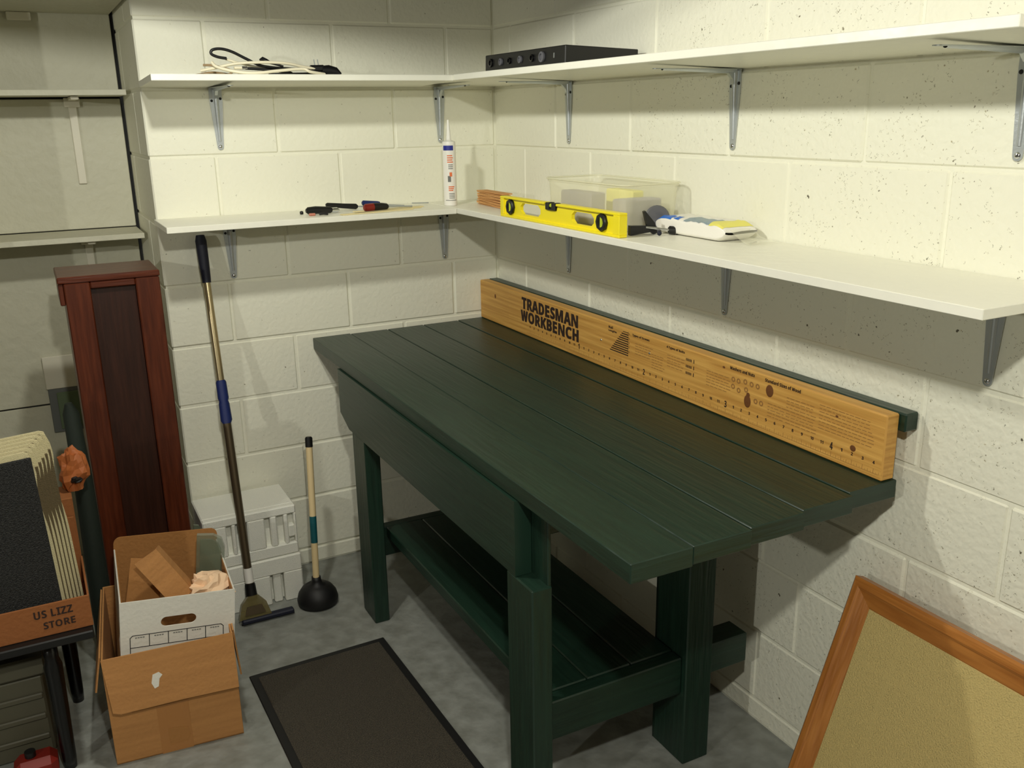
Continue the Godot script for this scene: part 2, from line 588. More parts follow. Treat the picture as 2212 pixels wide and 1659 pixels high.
func room():
	var b := Mb.new()
	b.bb(Vector3(-6.2, -0.15, -0.8), Vector3(0.2, 0.0, 5.4), 0.0)
	struct("floor", b, M.floor, "grey painted concrete floor")
	b = Mb.new()
	b.bb(Vector3(-6.2, TOP, -0.8), Vector3(0.2, TOP + 0.15, 5.4), 0.0)
	struct("ceiling", b, M.ceiling)
	b = Mb.new()
	b.bb(Vector3(-6.2, 0, 5.2), Vector3(0.2, TOP, 5.4), 0.0)
	struct("wall_front", b, M.far_wall)
	b = Mb.new()
	b.bb(Vector3(-6.2, 0, -0.8), Vector3(-6.0, TOP, 5.2), 0.0)
	struct("wall_left", b, M.far_wall)
	# boxed beam under the ceiling, close to the first bulb
	b = Mb.new()
	# its lower front edge runs through (-0.658, 2.0, 0.969) and (-0.84, 2.0, 0.848)
	var ax := Vector3(0.8327, 0, 0.5537)
	var bz := Vector3(0.5537, 0, -0.8327)
	b.box(Transform3D(Basis(ax, Vector3.UP, -bz), Vector3(-0.658, 2.1245, 0.969) - ax * 0.45 + bz * 0.13), Vector3(2.2, 0.249, 0.26), 0.004)
	struct("trim_1", b, M.ceiling, "boxed duct running askew under the ceiling, just above the picture")
	b = Mb.new()
	b.bb(Vector3(-6.0, 1.99, 1.86), Vector3(0.0, TOP, 2.06), 0.004)
	struct("trim_2", b, M.ceiling, "ceiling beam running across the basement above the workbench")
	b = Mb.new()
	b.bb(Vector3(-1.90, 0, -0.51), Vector3(-1.82, TOP, 0.0), 0.004)
	struct("wall_alcove_left", b, M.panel)
	# right wall
	b = Mb.new()
	b.bb(Vector3(0.0042, 0, -0.6), Vector3(0.2, TOP, 5.2), 0.0)
	var wr := struct("wall_right", b, M.mortar, "white painted concrete block wall on the right")
	var bl := 0.4225
	for k in range(-1, 11):
		var y0 := 0.0 if k < 0 else course_y(k)
		var y1 := minf(course_y(k + 1), TOP)
		var off := 0.23 if posmod(k, 2) == 0 else 0.44
		if k == 8: off = 0.13
		if k == 1: off = 0.36
		var edges := [0.0]
		for j in 10:
			if off + bl * j > 0.02: edges.append(off + bl * j)
		for j in edges.size() - 1:
			var d := rng.randf_range(-0.0012, 0.0012)
			var q := Mb.new()
			q.bb(Vector3(d, y0 + 0.003, edges[j] + 0.003), Vector3(0.03, y1 - 0.003, edges[j + 1] - 0.003), 0.0045)
			var pit: bool = edges[j] > 1.15 or (edges[j] > 0.6 and rng.randf() < 0.45)
			part("block", q, M.block_pitted if pit else M.block, wr)
	# back wall, a stub that ends at x = -1.2
	b = Mb.new()
	b.bb(Vector3(-1.1958, 0, -0.6), Vector3(0.0042, TOP, -0.0042), 0.0)
	var wb := struct("wall_back", b, M.mortar, "white painted concrete block wall at the back of the corner")
	for k in range(-1, 11):
		var y0 := 0.0 if k < 0 else course_y(k)
		var y1 := minf(course_y(k + 1), TOP)
		var a := posmod(k, 2) == 0
		var edges := [-1.2, -0.997, -0.59, -0.184, 0.0] if a else [-1.2, -0.794, -0.387, 0.0]
		for j in edges.size() - 1:
			var d := rng.randf_range(-0.0012, 0.0012)
			var q := Mb.new()
			var deep := -0.03
			if j == 0: deep = -0.40 if a else -0.195
			var x0: float = edges[j] + (0.0 if j == 0 else 0.003)
			q.bb(Vector3(x0, y0 + 0.003, deep + (0.003 if j == 0 else 0.0)), Vector3(edges[j + 1] - 0.003, y1 - 0.003, d), 0.0045)
			part("block", q, M.block, wb)
		# the side of the stub, looking into the alcove
		var q2 := Mb.new()
		var z1 := -0.404 if a else -0.199
		q2.bb(Vector3(-1.2, y0 + 0.003, -0.6), Vector3(-1.17, y1 - 0.003, z1), 0.0045)
		part("block", q2, M.block, wb)
	# alcove behind the shelves on the left: wall with painted boards
	b = Mb.new()
	b.bb(Vector3(-6.0, 0, -0.7), Vector3(-1.2, TOP, -0.512), 0.0)
	var wa := struct("wall_alcove", b, M.dark_hole, "painted board wall behind the alcove shelves on the left")
	for e in [[0.0, 0.608], [0.614, 1.210], [1.232, 1.672], [1.700, 2.24]]:
		var q := Mb.new()
		q.bb(Vector3(-1.818, e[0], -0.512), Vector3(-1.212, e[1], -0.5), 0.002)
		part("panel", q, M.panel, wa)
	var q3 := Mb.new()
	q3.bb(Vector3(-5.9, 0.0, -0.512), Vector3(-1.905, 2.24, -0.5), 0.002)
	part("panel", q3, M.panel, wa)

# ---------------------------------------------------------------- shelves
func shelves():
	var b := Mb.new()
	b.box(Transform3D(Basis(), Vector3(-0.1435, 0.009, 1.111)), Vector3(0.287, 0.018, 2.222), 0.0012)
	single("shelf_board", b, M.melamine, "long white upper shelf board along the right wall, carrying the black equipment box", "shelf", Vector3(-0.002, 1.694, 0.001), "", Vector3(0, 0, -0.036))
	b = Mb.new()
	b.box(Transform3D(Basis(), Vector3(-0.4565, 0.009, 0.1435)), Vector3(0.913, 0.018, 0.287), 0.0012)
	single("shelf_board", b, M.melamine, "short white upper shelf board on the back wall, carrying the tangled cables", "shelf", Vector3(-0.2885, 1.6938, 0.001), "", Vector3(-0.033, 0, 0))
	b = Mb.new()
	b.box(Transform3D(Basis(), Vector3(-0.14, 0.009, 1.11)), Vector3(0.28, 0.018, 2.22), 0.0012)
	single("shelf_board", b, M.melamine, "long white lower shelf board along the right wall, carrying the yellow level", "shelf", Vector3(-0.002, 1.281, 0.001))
	b = Mb.new()
	b.box(Transform3D(Basis(), Vector3(-0.4615, 0.009, 0.1335)), Vector3(0.923, 0.018, 0.267), 0.0012)
	single("shelf_board", b, M.melamine, "short white lower shelf board on the back wall, carrying the hand tools", "shelf", Vector3(-0.2832, 1.280, 0.001))
	# alcove shelves on the left
	var lab := ["white painted alcove shelf at the upper left with a dim panel above it", "white painted alcove shelf at the left, just above the cherry wood panel", "topmost alcove shelf at the upper left, seen only from below"]
	var ys := [1.6785, 1.2115, 1.945]
	for i in 3:
		b = Mb.new()
		b.bb(Vector3(-1.818, 0, -0.499), Vector3(-1.212, 0.018, -0.27 if i < 2 else -0.03), 0.0012)
		single("alcove_shelf", b, M.panel, lab[i], "shelf", Vector3(0, ys[i], 0), "alcove shelves")
	# cream strip brackets under them
	for e in [[-1.367, 1.6785, "cream painted strip bracket under the upper left alcove shelf"], [-1.378, 1.2115, "cream painted strip bracket under the lower left alcove shelf"]]:
		var o := thing("strip_bracket", e[2], "shelf bracket", Vector3(e[0], e[1], -0.5), "cream brackets in the alcove")
		var q := Mb.new()
		q.bb(Vector3(-0.013, -0.29, 0.0), Vector3(0.013, -0.002, 0.010), 0.002)
		part("upright", q, M.cream_metal, o)
		q = Mb.new()
		q.bb(Vector3(-0.025, -0.034, 0.0), Vector3(0.025, -0.003, 0.014), 0.002)
		part("plate", q, M.cream_metal, o)
		q = Mb.new()
		q.bb(Vector3(-0.012, -0.012, 0.014), Vector3(0.012, -0.001, 0.2), 0.002)
		part("arm", q, M.cream_metal, o)
	# two pale cleats under the topmost alcove shelf
	for i in 2:
		b = Mb.new()
		b.bb(Vector3(0, -0.026, -0.029), Vector3(0.072, -0.0006, 0.0), 0.002)
		single("cleat", b, M.cream_metal, ["pale cleat under the topmost alcove shelf, left one at the picture edge", "pale cleat under the topmost alcove shelf, right one"][i], "cleat", Vector3([-1.66, -1.525][i], 1.945, -0.47), "pale cleats under the topmost alcove shelf")

func leg_outline(l: float) -> PackedVector2Array:
	var p := PackedVector2Array()
	p.append(Vector2(-0.0195, 0.0))
	p.append(Vector2(-0.0195, -0.045))
	for i in 9:
		var a := PI + PI * i / 8.0
		p.append(Vector2(0.0098 * cos(a), -l + 0.0098 + 0.0098 * sin(a)))
	p.append(Vector2(0.0195, -0.045))
	p.append(Vector2(0.0195, 0.0))
	return p

func rib(b: Mb, l: float, xf: Transform3D):
	# raised round ridge that narrows towards the tip
	var rows := []
	for i in 7:
		var t := i / 6.0
		var w := lerpf(0.0085, 0.0045, t)
		var h := lerpf(0.010, 0.003, t)
		var y := lerpf(-0.004, -l + 0.026, t)
		var row := []
		for k in 7:
			var a := PI * k / 6.0
			row.append(xf * Vector3(w * cos(a), y, 0.0018 + h * sin(a)))
		rows.append(row)
	b.sheet(rows)

func screw(b: Mb, at: Vector3, xf: Transform3D, r := 0.0052):
	b.lathe([Vector2(r, 0.0), Vector2(r * 0.9, 0.0014), Vector2(r * 0.5, 0.0026), Vector2(0.0, 0.003)], 12, xf * Transform3D(Basis(Vector3.RIGHT, PI / 2), at), true)

func make_bracket() -> Node3D:
	var o := thing("shelf_bracket", "x", "shelf bracket", Vector3.ZERO, "zinc shelf brackets")
	o.set_meta("base", "shelf_bracket")
	var l := 0.19
	var d := 0.245
	var flip := Transform3D(Basis(Vector3(1, 0, 0), Vector3(0, 0, -1), Vector3(0, 1, 0)), Vector3(0, -0.0005, 0))   # wall leg turned under the shelf
	flip = Transform3D(Basis(Vector3(1, 0, 0), Vector3(0, 0, -1), Vector3(0, -1, 0)), Vector3(0, -0.0005, 0.0))
	var b := Mb.new()
	b.prism(leg_outline(l), 0.0002, 0.0020)
	part("wall_leg", b, M.zinc, o)
	b = Mb.new()
	b.prism(leg_outline(d), 0.0002, 0.0020, flip)
	part("shelf_leg", b, M.zinc, o)
	b = Mb.new()
	rib(b, l, Transform3D())
	rib(b, d, flip)
	# web in the corner
	b.prism(PackedVector2Array([Vector2(0.002, -0.002), Vector2(0.036, -0.003), Vector2(0.026, -0.012), Vector2(0.014, -0.024), Vector2(0.003, -0.050)]), -0.0045, 0.0045, Transform3D(Basis(Vector3(0, 0, 1), Vector3(0, 1, 0), Vector3(-1, 0, 0)), Vector3.ZERO))
	part("rib", b, M.zinc, o)
	for p in [Vector3(0, -l + 0.010, 0.002), Vector3(0.0135, -0.034, 0.002), Vector3(-0.0135, -0.040, 0.002)]:
		b = Mb.new()
		screw(b, p, Transform3D(), 0.0062 if p.x == 0.0 else 0.0042)
		part("screw", b, M.chrome if p.x == 0.0 else M.dark_hole, o)
	return o

func brackets():
	var proto := make_bracket()
	var first := true
	var rows := [
		[1.6932, 1.694, "upper"], [1.2798, 1.2808, "lower"]]
	for r in rows:
		var up: bool = r[2] == "upper"
		var spots := []
		spots.append([Vector3(-0.980, r[0], 0.002), 0.0, "zinc bracket on the back wall under the %s shelf, near its free left end" % r[2]])
		spots.append([Vector3(-0.217, r[0] , 0.002), 0.0, "zinc bracket on the back wall under the %s shelf, next to the room corner" % r[2]])
		spots.append([Vector3(-0.002, r[1], 0.526), -PI / 2, "zinc bracket on the right wall under the %s shelf, the one nearest the room corner" % r[2]])
		spots.append([Vector3(-0.002, r[1], 1.303), -PI / 2, "zinc bracket on the right wall under the middle of the %s shelf" % r[2]])
		spots.append([Vector3(-0.002, r[1], 2.053), -PI / 2, "zinc bracket on the right wall under the near right end of the %s shelf" % r[2]])
		for s in spots:
			var tilt := 0.0
			if up: tilt = -0.042 if s[1] != 0.0 else -0.022
			var rot := Vector3(0, s[1], 0)
			if first:
				first = false
				proto.position = s[0]
				proto.rotation = rot
				proto.set_meta("label", s[2])
			else:
				copy_of(proto, s[2], s[0], rot)

# ---------------------------------------------------------------- workbench
func workbench():
	var o := thing("workbench", "dark green painted plank workbench with an unpainted printed backboard", "workbench", Vector3(-0.38, 0, 0.97))
	var org := Vector3(-0.38, 0, 0.97)
	var xs := [-0.735, -0.596, -0.456, -0.316, -0.176, -0.036]
	var ends := [1.944, 1.939, 1.931, 1.921, 1.906]
	for i in 5:
		var b := Mb.new()
		b.bb(Vector3(xs[i] + 0.0018, 0.8165, 0.004) - org, Vector3(xs[i + 1] - 0.0018, 0.855 + rng.randf_range(-0.001, 0.001), ends[i]) - org, 0.0018, 2, Vector2(i * 0.37, i * 0.23))
		part("top_plank", b, M.bench, o)
	# backboard with its print
	var b := Mb.new()
	b.bb(Vector3(-0.0785, 0.8565, 0.006) - org, Vector3(-0.042, 1.000, 1.900) - org, 0.003, 2)
	var back := part("backboard", b, M.pine, o)
	back.set_meta("label", "unpainted orange pine backboard printed with a ruler and charts")
	printing(back, org)
	b = Mb.new()
	b.bb(Vector3(-0.0415, 0.962, 0.006) - org, Vector3(-0.004, 1.001, 1.915) - org, 0.003, 2, Vector2(0.5, 0.1))
	part("back_rail", b, M.bench, o)
	# front apron with clipped ends
	b = Mb.new()
	var ap := PackedVector2Array([Vector2(0.310, 0.815), Vector2(0.310, 0.672), Vector2(0.425, 0.625), Vector2(1.60, 0.652), Vector2(1.60, 0.810), Vector2(1.53, 0.8155)])
	ap = PackedVector2Array([Vector2(0.300, 0.8155), Vector2(0.300, 0.690), Vector2(0.345, 0.640), Vector2(1.49, 0.640), Vector2(1.535, 0.690), Vector2(1.535, 0.8155)])
	var zx := Transform3D(Basis(Vector3(0, 0, 1), Vector3(0, 1, 0), Vector3(-1, 0, 0)), Vector3(-0.700, 0, 0) - org)
	var ap2 := PackedVector2Array([Vector2(0.300, 0.8155), Vector2(0.300, 0.668), Vector2(0.385, 0.632), Vector2(1.49, 0.640), Vector2(1.528, 0.640), Vector2(1.528, 0.8155)])
	b.prism(ap2, 0.0, 0.040, zx)
	part("apron", b, M.bench, o)
	# back apron
	b = Mb.new()
	b.bb(Vector3(-0.20, 0.70, 0.32) - org, Vector3(-0.162, 0.8155, 1.62) - org, 0.003, 2)
	part("apron", b, M.bench, o)
	# legs
	for e in [[0.412, 0.528, 0.634, 0.42, 0.51], [1.486, 1.602, 0.639, 1.49, 1.597]]:
		b = Mb.new()
		b.bb(Vector3(-0.7395, 0, e[0]) - org, Vector3(-0.690, e[2], e[1]) - org, 0.003, 1)
		b.bb(Vector3(-0.6985, 0.60, e[3]) - org, Vector3(-0.690, 0.8155, e[4]) - org, 0.002, 1)
		part("leg", b, M.bench, o)
	for e in [[0.41, 0.54], [1.424, 1.556]]:
		b = Mb.new()
		b.bb(Vector3(-0.285, 0, e[0]) - org, Vector3(-0.204, 0.8155, e[1]) - org, 0.003, 1)
		part("leg", b, M.bench, o)
	# rails across under the shelf and under the top
	for z in [0.425, 1.502]:
		b = Mb.new()
		b.bb(Vector3(-0.689, 0.200, z) - org, Vector3(-0.286, 0.303, z + 0.038) - org, 0.003, 0)
		part("stretcher", b, M.bench, o)
		b = Mb.new()
		b.bb(Vector3(-0.689, 0.725, z) - org, Vector3(-0.286, 0.8155, z + 0.038) - org, 0.003, 0)
		part("stretcher", b, M.bench, o)
		b = Mb.new()
		b.bb(Vector3(-0.203, 0.222, z - 0.04) - org, Vector3(-0.070, 0.305, z + 0.03) - org, 0.003, 0)
		part("stretcher", b, M.bench, o)
	# lower shelf boards
	for i in 3:
		b = Mb.new()
		var x := -0.662 + i * 0.1255
		b.bb(Vector3(x, 0.268, 0.4645) - org, Vector3(x + 0.124, 0.305, 1.5005) - org, 0.003, 2, Vector2(i * 0.31, 0.4))
		part("shelf_plank", b, M.bench, o)

func mark(b: Mb, z: float, y: float, w: float, h: float, org: Vector3):
	var x := -0.0789
	var n := Vector3(-1, 0, 0)
	b.quad(Vector3(x, y - h / 2, z - w / 2) - org, Vector3(x, y - h / 2, z + w / 2) - org, Vector3(x, y + h / 2, z + w / 2) - org, Vector3(x, y + h / 2, z - w / 2) - org, n)

func printing(back: Node3D, org: Vector3):
	var at := func(z: float, y: float) -> Transform3D:
		return Transform3D(Basis(Vector3(0, 0, 1), Vector3(0, 1, 0), Vector3(-1, 0, 0)), Vector3(-0.0784, y, z) - org)
	var b := Mb.new()
	letters(b, "TRADESMAN", 0.372, 0.0405, at.call(0.338, 0.9485), 0.9)
	# the W is drawn by hand, the other letters follow it
	var wb := Mb.new()
	wb.prism(PackedVector2Array([Vector2(0.0, 0.0385), Vector2(0.013, 0.0385), Vector2(0.0165, 0.015), Vector2(0.0205, 0.0385), Vector2(0.031, 0.0385), Vector2(0.035, 0.015), Vector2(0.0385, 0.0385), Vector2(0.0515, 0.0385), Vector2(0.042, 0.0), Vector2(0.030, 0.0), Vector2(0.0258, 0.022), Vector2(0.0215, 0.0), Vector2(0.0095, 0.0)]), 0.0, 0.0008, at.call(0.330, 0.9045))
	letters(b, "ORKBENCH", 0.330, 0.0395, at.call(0.384, 0.904), 0.9)
	part("title_lettering", b, M.ink, back)
	part("title_initial", wb, M.ink, back)
	b = Mb.new()
	letters(b, "Nail", 0.022, 0.008, at.call(0.883, 0.985))
	letters(b, "Lengths", 0.042, 0.008, at.call(0.883, 0.974))
	letters(b, "Types of Screws", 0.082, 0.0085, at.call(1.005, 0.983))
	letters(b, "4 Types of Bolts", 0.078, 0.0085, at.call(1.166, 0.983))
	letters(b, "Washers and Nuts", 0.088, 0.0085, at.call(1.423, 0.986))
	letters(b, "Standard Sizes of Wood", 0.114, 0.0085, at.call(1.547, 0.985))
	part("chart_lettering", b, M.ink, back)
	# ruler: inch numbers, ticks, a foot mark every twelve
	b = Mb.new()
	var t := Mb.new()
	var inch := 0.02905
	for k in range(1, 53):
		var z := 0.367 + inch * k
		if z > 1.888: break
		if k % 12 == 0:
			letters(b, str(k / 12), 0.008, 0.017, at.call(z - 0.004, 0.884))
		else:
			letters(b, str(k % 12), 0.0052 if k % 12 < 10 else 0.009, 0.0072, at.call(z - 0.003, 0.889))
		mark(t, z, 0.874, 0.0009, 0.010, org)
		mark(t, z + inch * 0.5, 0.872, 0.0007, 0.006, org)
		mark(t, z + inch * 0.25, 0.871, 0.0005, 0.004, org)
		mark(t, z + inch * 0.75, 0.871, 0.0005, 0.004, org)
	mark(t, 1.13, 0.8685, 1.52, 0.0007, org)
	part("ruler_numbers", b, M.ink, back)
	part("ruler_ticks", t, M.ink_faint, back)
	# nail lengths: a stair of bars, longest at the bottom
	b = Mb.new()
	for k in 11:
		var y := 0.989 - k * 0.0067
		var l := 0.028 + k * 0.0066
		mark(b, 0.985 - l / 2, y, l, 0.0032 if k > 0 else 0.002, org)
		mark(b, 0.9845, y, 0.0015, 0.0052, org)
	part("nail_chart", b, M.ink, back)
	# small print and pictures of the other charts
	b = Mb.new()
	var r := RandomNumberGenerator.new()
	r.seed = 5
	for k in 5:
		mark(b, 0.989, 0.986 - k * 0.013, 0.004, 0.006, org)
	for e in [[1.02, 1.09, 0.966, 5], [1.10, 1.15, 0.952, 6], [1.17, 1.23, 0.966, 5], [1.335, 1.415, 0.962, 6], [1.62, 1.70, 0.965, 9], [1.56, 1.61, 0.935, 5], [1.72, 1.86, 0.975, 8]]:
		for k in e[3]:
			var x: float = e[0]
			while x < e[1]:
				var w := r.randf_range(0.006, 0.018)
				mark(b, x + w / 2, e[2] - k * 0.0075, w, 0.0016, org)
				x += w + 0.003
	part("small_print", b, M.ink_faint, back).set_meta("kind", "stuff")
	b = Mb.new()
	for k in 3:      # bolts
		var y := 0.972 - k * 0.018
		for j in 6: mark(b, 1.252 + j * 0.0042, y, 0.0026, 0.007, org)
		mark(b, 1.283, y, 0.003, 0.010, org)
	part("bolt_pictures", b, M.ink, back)
	b = Mb.new()
	var face := func(z: float, y: float) -> Transform3D:
		return Transform3D(Basis(Vector3(0, 0, 1), Vector3(-1, 0, 0), Vector3(0, -1, 0)), Vector3(-0.0786, y, z) - org)
	for e in [[1.437, 0.963], [1.456, 0.963], [1.480, 0.967], [1.502, 0.966], [1.523, 0.966], [1.437, 0.945], [1.458, 0.940], [1.484, 0.948], [1.519, 0.928], [1.538, 0.928]]:
		b.lathe([Vector2(0.0035, 0.0), Vector2(0.0035, 0.0005), Vector2(0.0068, 0.0005), Vector2(0.0068, 0.0)], 14, face.call(e[0], e[1]))
	part("washer_pictures", b, M.ink_faint, back)
	for e in [[1.5635, 0.9655, 0.0125, 0.015], [1.4905, 0.9205, 0.012, 0.016], [1.492, 0.937, 0.0065, 0.006], [0.132, 0.957, 0.006, 0.008], [1.82, 0.905, 0.008, 0.007], [1.40, 0.985, 0.005, 0.003], [1.77, 0.962, 0.004, 0.003]]:
		b = Mb.new()
		b.lathe([Vector2(e[2], 0.0), Vector2(e[2] * 0.8, 0.0004), Vector2(0.0, 0.0008)], 18, face.call(e[0], e[1]) * Transform3D(Basis.from_scale(Vector3(1, 1, e[3] / e[2])), Vector3.ZERO))
		part("knot", b, M.knot, back)
	for e in [[0.842, 0.940], [1.088, 0.952]]:
		b = Mb.new()
		b.lathe([Vector2(0.0035, 0.0), Vector2(0.0028, 0.0012), Vector2(0.0, 0.0018)], 10, face.call(e[0], e[1]), true)
		part("nail_head", b, M.chrome, back)

# ---------------------------------------------------------------- things on the floor at the right and in the middle
func floor_things():
	# floor mat
	var o := thing("floor_mat", "dark grey carpet floor mat with a black rubber border in front of the workbench", "floor mat", Vector3(-0.952, 0, 1.03), "", Vector3(0, 0.02, 0))
	var b := Mb.new()
	b.bb(Vector3(-0.213, 0.0, -0.405), Vector3(0.213, 0.005, 0.405), 0.002)
	part("rubber_border", b, M.rubber, o)
	b = Mb.new()
	b.bb(Vector3(-0.190, 0.003, -0.382), Vector3(0.190, 0.009, 0.382), 0.003)
	part("carpet_pile", b, M.mat_pile, o)
	# cork board leaning on the right wall
	o = thing("cork_board", "large tan cork board in an oak frame leaning against the right wall", "cork board", Vector3(-0.262, 0, 1.845), "", Vector3(0, 0, -0.345))
	var h := 0.645
	var w := 0.80
	var fw := 0.060
	b = Mb.new()
	b.bb(Vector3(-0.012, fw - 0.006, fw - 0.006), Vector3(0.004, h - fw + 0.006, w - fw + 0.006), 0.001)
	part("cork_panel", b, M.cork, o)
	var prof := [[0.0, 0.018], [0.006, 0.024], [0.018, 0.024], [0.024, 0.020], [0.052, 0.012], [0.060, 0.005]]
	for side in 4:
		b = Mb.new()
		var ln: float = w if side % 2 == 0 else h
		var rows := []
		for e in prof:
			# distance from the outer edge, height of the face
			rows.append([frame_pt(side, e[0], e[0], e[1], w, h), frame_pt(side, ln - e[0], e[0], e[1], w, h)])
		for i in rows.size() - 1:
			var nn: Vector3 = (rows[i + 1][0] - rows[i][0]).cross(rows[i][1] - rows[i][0]).normalized()
			if nn.x > 0.0: nn = -nn
			b.quad(rows[i][0], rows[i][1], rows[i + 1][1], rows[i + 1][0], nn, Vector2(0, i * 0.02), Vector2(ln, i * 0.02), Vector2(ln, i * 0.02 + 0.02), Vector2(0, i * 0.02 + 0.02))
		# outer edge and back
		var o0: Vector3 = frame_pt(side, 0.0, 0.0, 0.018, w, h)
		var o1: Vector3 = frame_pt(side, ln, 0.0, 0.018, w, h)
		var k0: Vector3 = frame_pt(side, 0.0, 0.0, -0.008, w, h)
		var k1: Vector3 = frame_pt(side, ln, 0.0, -0.008, w, h)
		var outn: Vector3 = [Vector3(0, -1, 0), Vector3(0, 0, 1), Vector3(0, 1, 0), Vector3(0, 0, -1)][side]
		b.quad(o0, o1, k1, k0, outn, Vector2(0, 0.5), Vector2(ln, 0.5), Vector2(ln, 0.53), Vector2(0, 0.53))
		b.quad(k0, k1, frame_pt(side, ln - 0.06, 0.06, -0.008, w, h), frame_pt(side, 0.06, 0.06, -0.008, w, h), Vector3(1, 0, 0))
		part("frame_rail", b, M.oak, o)
	# squeegee pole leaning in the back corner
	var fo := Vector3(-1.075, 0.0, 0.29)
	o = thing("floor_squeegee", "long handled floor squeegee with blue grips leaning against the back wall", "squeegee", fo)
	var pb := Vector3(-1.083, 0.085, 0.290) - fo
	var pt := Vector3(-1.0785, 1.243, 0.035) - fo
	var along := func(t: float) -> Vector3: return pb.lerp(pt, t)
	b = Mb.new()
	b.tube([along.call(0.872), along.call(0.885), along.call(0.93), along.call(0.985), along.call(1.0)], [0.0135, 0.0145, 0.0165, 0.0175, 0.013], 16)
	part("grip", b, M.navy, o)
	b = Mb.new()
	b.tube([along.call(0.60), along.call(0.874)], 0.0115, 14)
	part("upper_shaft", b, M.pole, o)
	b = Mb.new()
	b.tube([along.call(0.487), along.call(0.495), along.call(0.54), along.call(0.548), along.call(0.556), along.call(0.60), along.call(0.606)], [0.014, 0.0185, 0.017, 0.0145, 0.0175, 0.0165, 0.013], 16)
	part("collar", b, M.blue, o)
	b = Mb.new()
	b.tube([along.call(0.02), along.call(0.49)], 0.0135, 14)
	part("lower_shaft", b, M.pole_dark, o)
	b = Mb.new()
	b.tube([along.call(0.036), along.call(0.078)], 0.0141, 14)
	part("paper_label", b, M.white_plastic, o)
	b = Mb.new()
	b.tube([along.call(-0.012), along.call(0.0), along.call(0.03), along.call(0.034)], [0.020, 0.019, 0.017, 0.015], 16)
	part("connector", b, M.black, o)
	# clear amber head, wedge shaped, and the blue blade holder
	b = Mb.new()
	var hx := Transform3D(Basis(Vector3.RIGHT, -0.25), Vector3(-1.082, 0.018, 0.316) - fo)
	b.prism(PackedVector2Array([Vector2(-0.054, 0.0), Vector2(-0.040, 0.046), Vector2(-0.016, 0.072), Vector2(0.018, 0.072), Vector2(0.040, 0.046), Vector2(0.052, 0.0)]), -0.013, 0.013, hx)
	part("head", b, M.amber, o)
	b = Mb.new()
	b.prism(PackedVector2Array([Vector2(-0.034, 0.012), Vector2(-0.024, 0.040), Vector2(0.024, 0.040), Vector2(0.034, 0.012)]), 0.013, 0.017, hx)
	part("head_boss", b, M.pole_dark, o)
	b = Mb.new()
	b.bb(Vector3(-1.128, 0.006, 0.312) - fo, Vector3(-0.957, 0.022, 0.338) - fo, 0.004)
	part("blade_holder", b, M.navy, o)
	b = Mb.new()
	b.bb(Vector3(-1.130, 0.0, 0.321) - fo, Vector3(-0.955, 0.007, 0.327) - fo, 0.001)
	part("blade", b, M.black, o)
	# plunger
	var po := Vector3(-0.866, 0.0, 0.300)
	o = thing("plunger", "black rubber plunger with a cream stick standing on the floor beside the workbench", "plunger", po)
	b = Mb.new()
	var cup := [Vector2(0.058, 0.0), Vector2(0.067, 0.006), Vector2(0.069, 0.022), Vector2(0.064, 0.042), Vector2(0.052, 0.060), Vector2(0.036, 0.071), Vector2(0.020, 0.077), Vector2(0.016, 0.088), Vector2(0.015, 0.100), Vector2(0.0, 0.101)]
	b.lathe(cup, 36, Transform3D(), true)
	part("cup", b, M.rubber, o)
	var sb := Vector3(0.0, 0.098, 0.0)
	var sp := Vector3(0.033, 0.575, -0.075)
	b = Mb.new()
	b.tube([sb, sb.lerp(sp, 0.955)], 0.0112, 16)
	part("stick", b, M.handle_wood, o)
	b = Mb.new()
	b.tube([sb.lerp(sp, 0.93), sb.lerp(sp, 0.99), sp], [0.0125, 0.0125, 0.009], 16)
	part("end_cap", b, M.black, o)
	b = Mb.new()
	b.tube([sb.lerp(sp, 0.25), sb.lerp(sp, 0.44)], 0.0117, 16)
	part("stick_label", b, M.teal, o)
	# white moulded foam packing, two pieces stacked against the back wall
	for i in 2:
		var y := 0.0 if i == 0 else 0.1705
		var hh := 0.169 if i == 0 else 0.176
		o = thing("foam_packing", ["white moulded foam packing piece on the floor by the back wall, under another", "white moulded foam packing piece with square hollows, on top of another"][i], "packing foam", Vector3(-1.045, y, 0.13), "foam packing by the back wall")
		var x0 := -0.158
		var x1 := 0.150 if i == 0 else 0.146
		b = Mb.new()
		b.bb(Vector3(x0, 0.0, -0.112), Vector3(x1, hh, 0.075), 0.004)
		part("body", b, M.foam, o)
		b = Mb.new()
		# raised front border and ribs leave the hollows
		if i == 1:
			b.bb(Vector3(x0, 0.0, 0.072), Vector3(x1, 0.040, 0.100), 0.004)
			b.bb(Vector3(x0, hh - 0.030, 0.072), Vector3(x1, hh, 0.100), 0.004)
			for e in [[-0.158, -0.085], [-0.068, -0.055], [-0.018, 0.040], [0.058, 0.080], [0.104, 0.118], [0.138, 0.146]]:
				b.bb(Vector3(e[0], 0.038, 0.072), Vector3(e[1], hh - 0.028, 0.100), 0.004)
			b.bb(Vector3(0.117, 0.060, 0.072), Vector3(0.139, 0.105, 0.098), 0.004)
		else:
			b.bb(Vector3(x0, 0.108, 0.072), Vector3(x1, hh, 0.106), 0.004)
			for e in [[-0.158, -0.100], [-0.092, -0.036], [-0.030, 0.040], [0.050, 0.078], [0.086, 0.150]]:
				b.bb(Vector3(e[0], 0.0, 0.072), Vector3(e[1], 0.110, 0.106 if e[1] - e[0] > 0.03 else 0.098), 0.004)
		part("front_ribs", b, M.foam, o)
	# clear plastic blister shell standing at the left of the foam
	b = Mb.new()
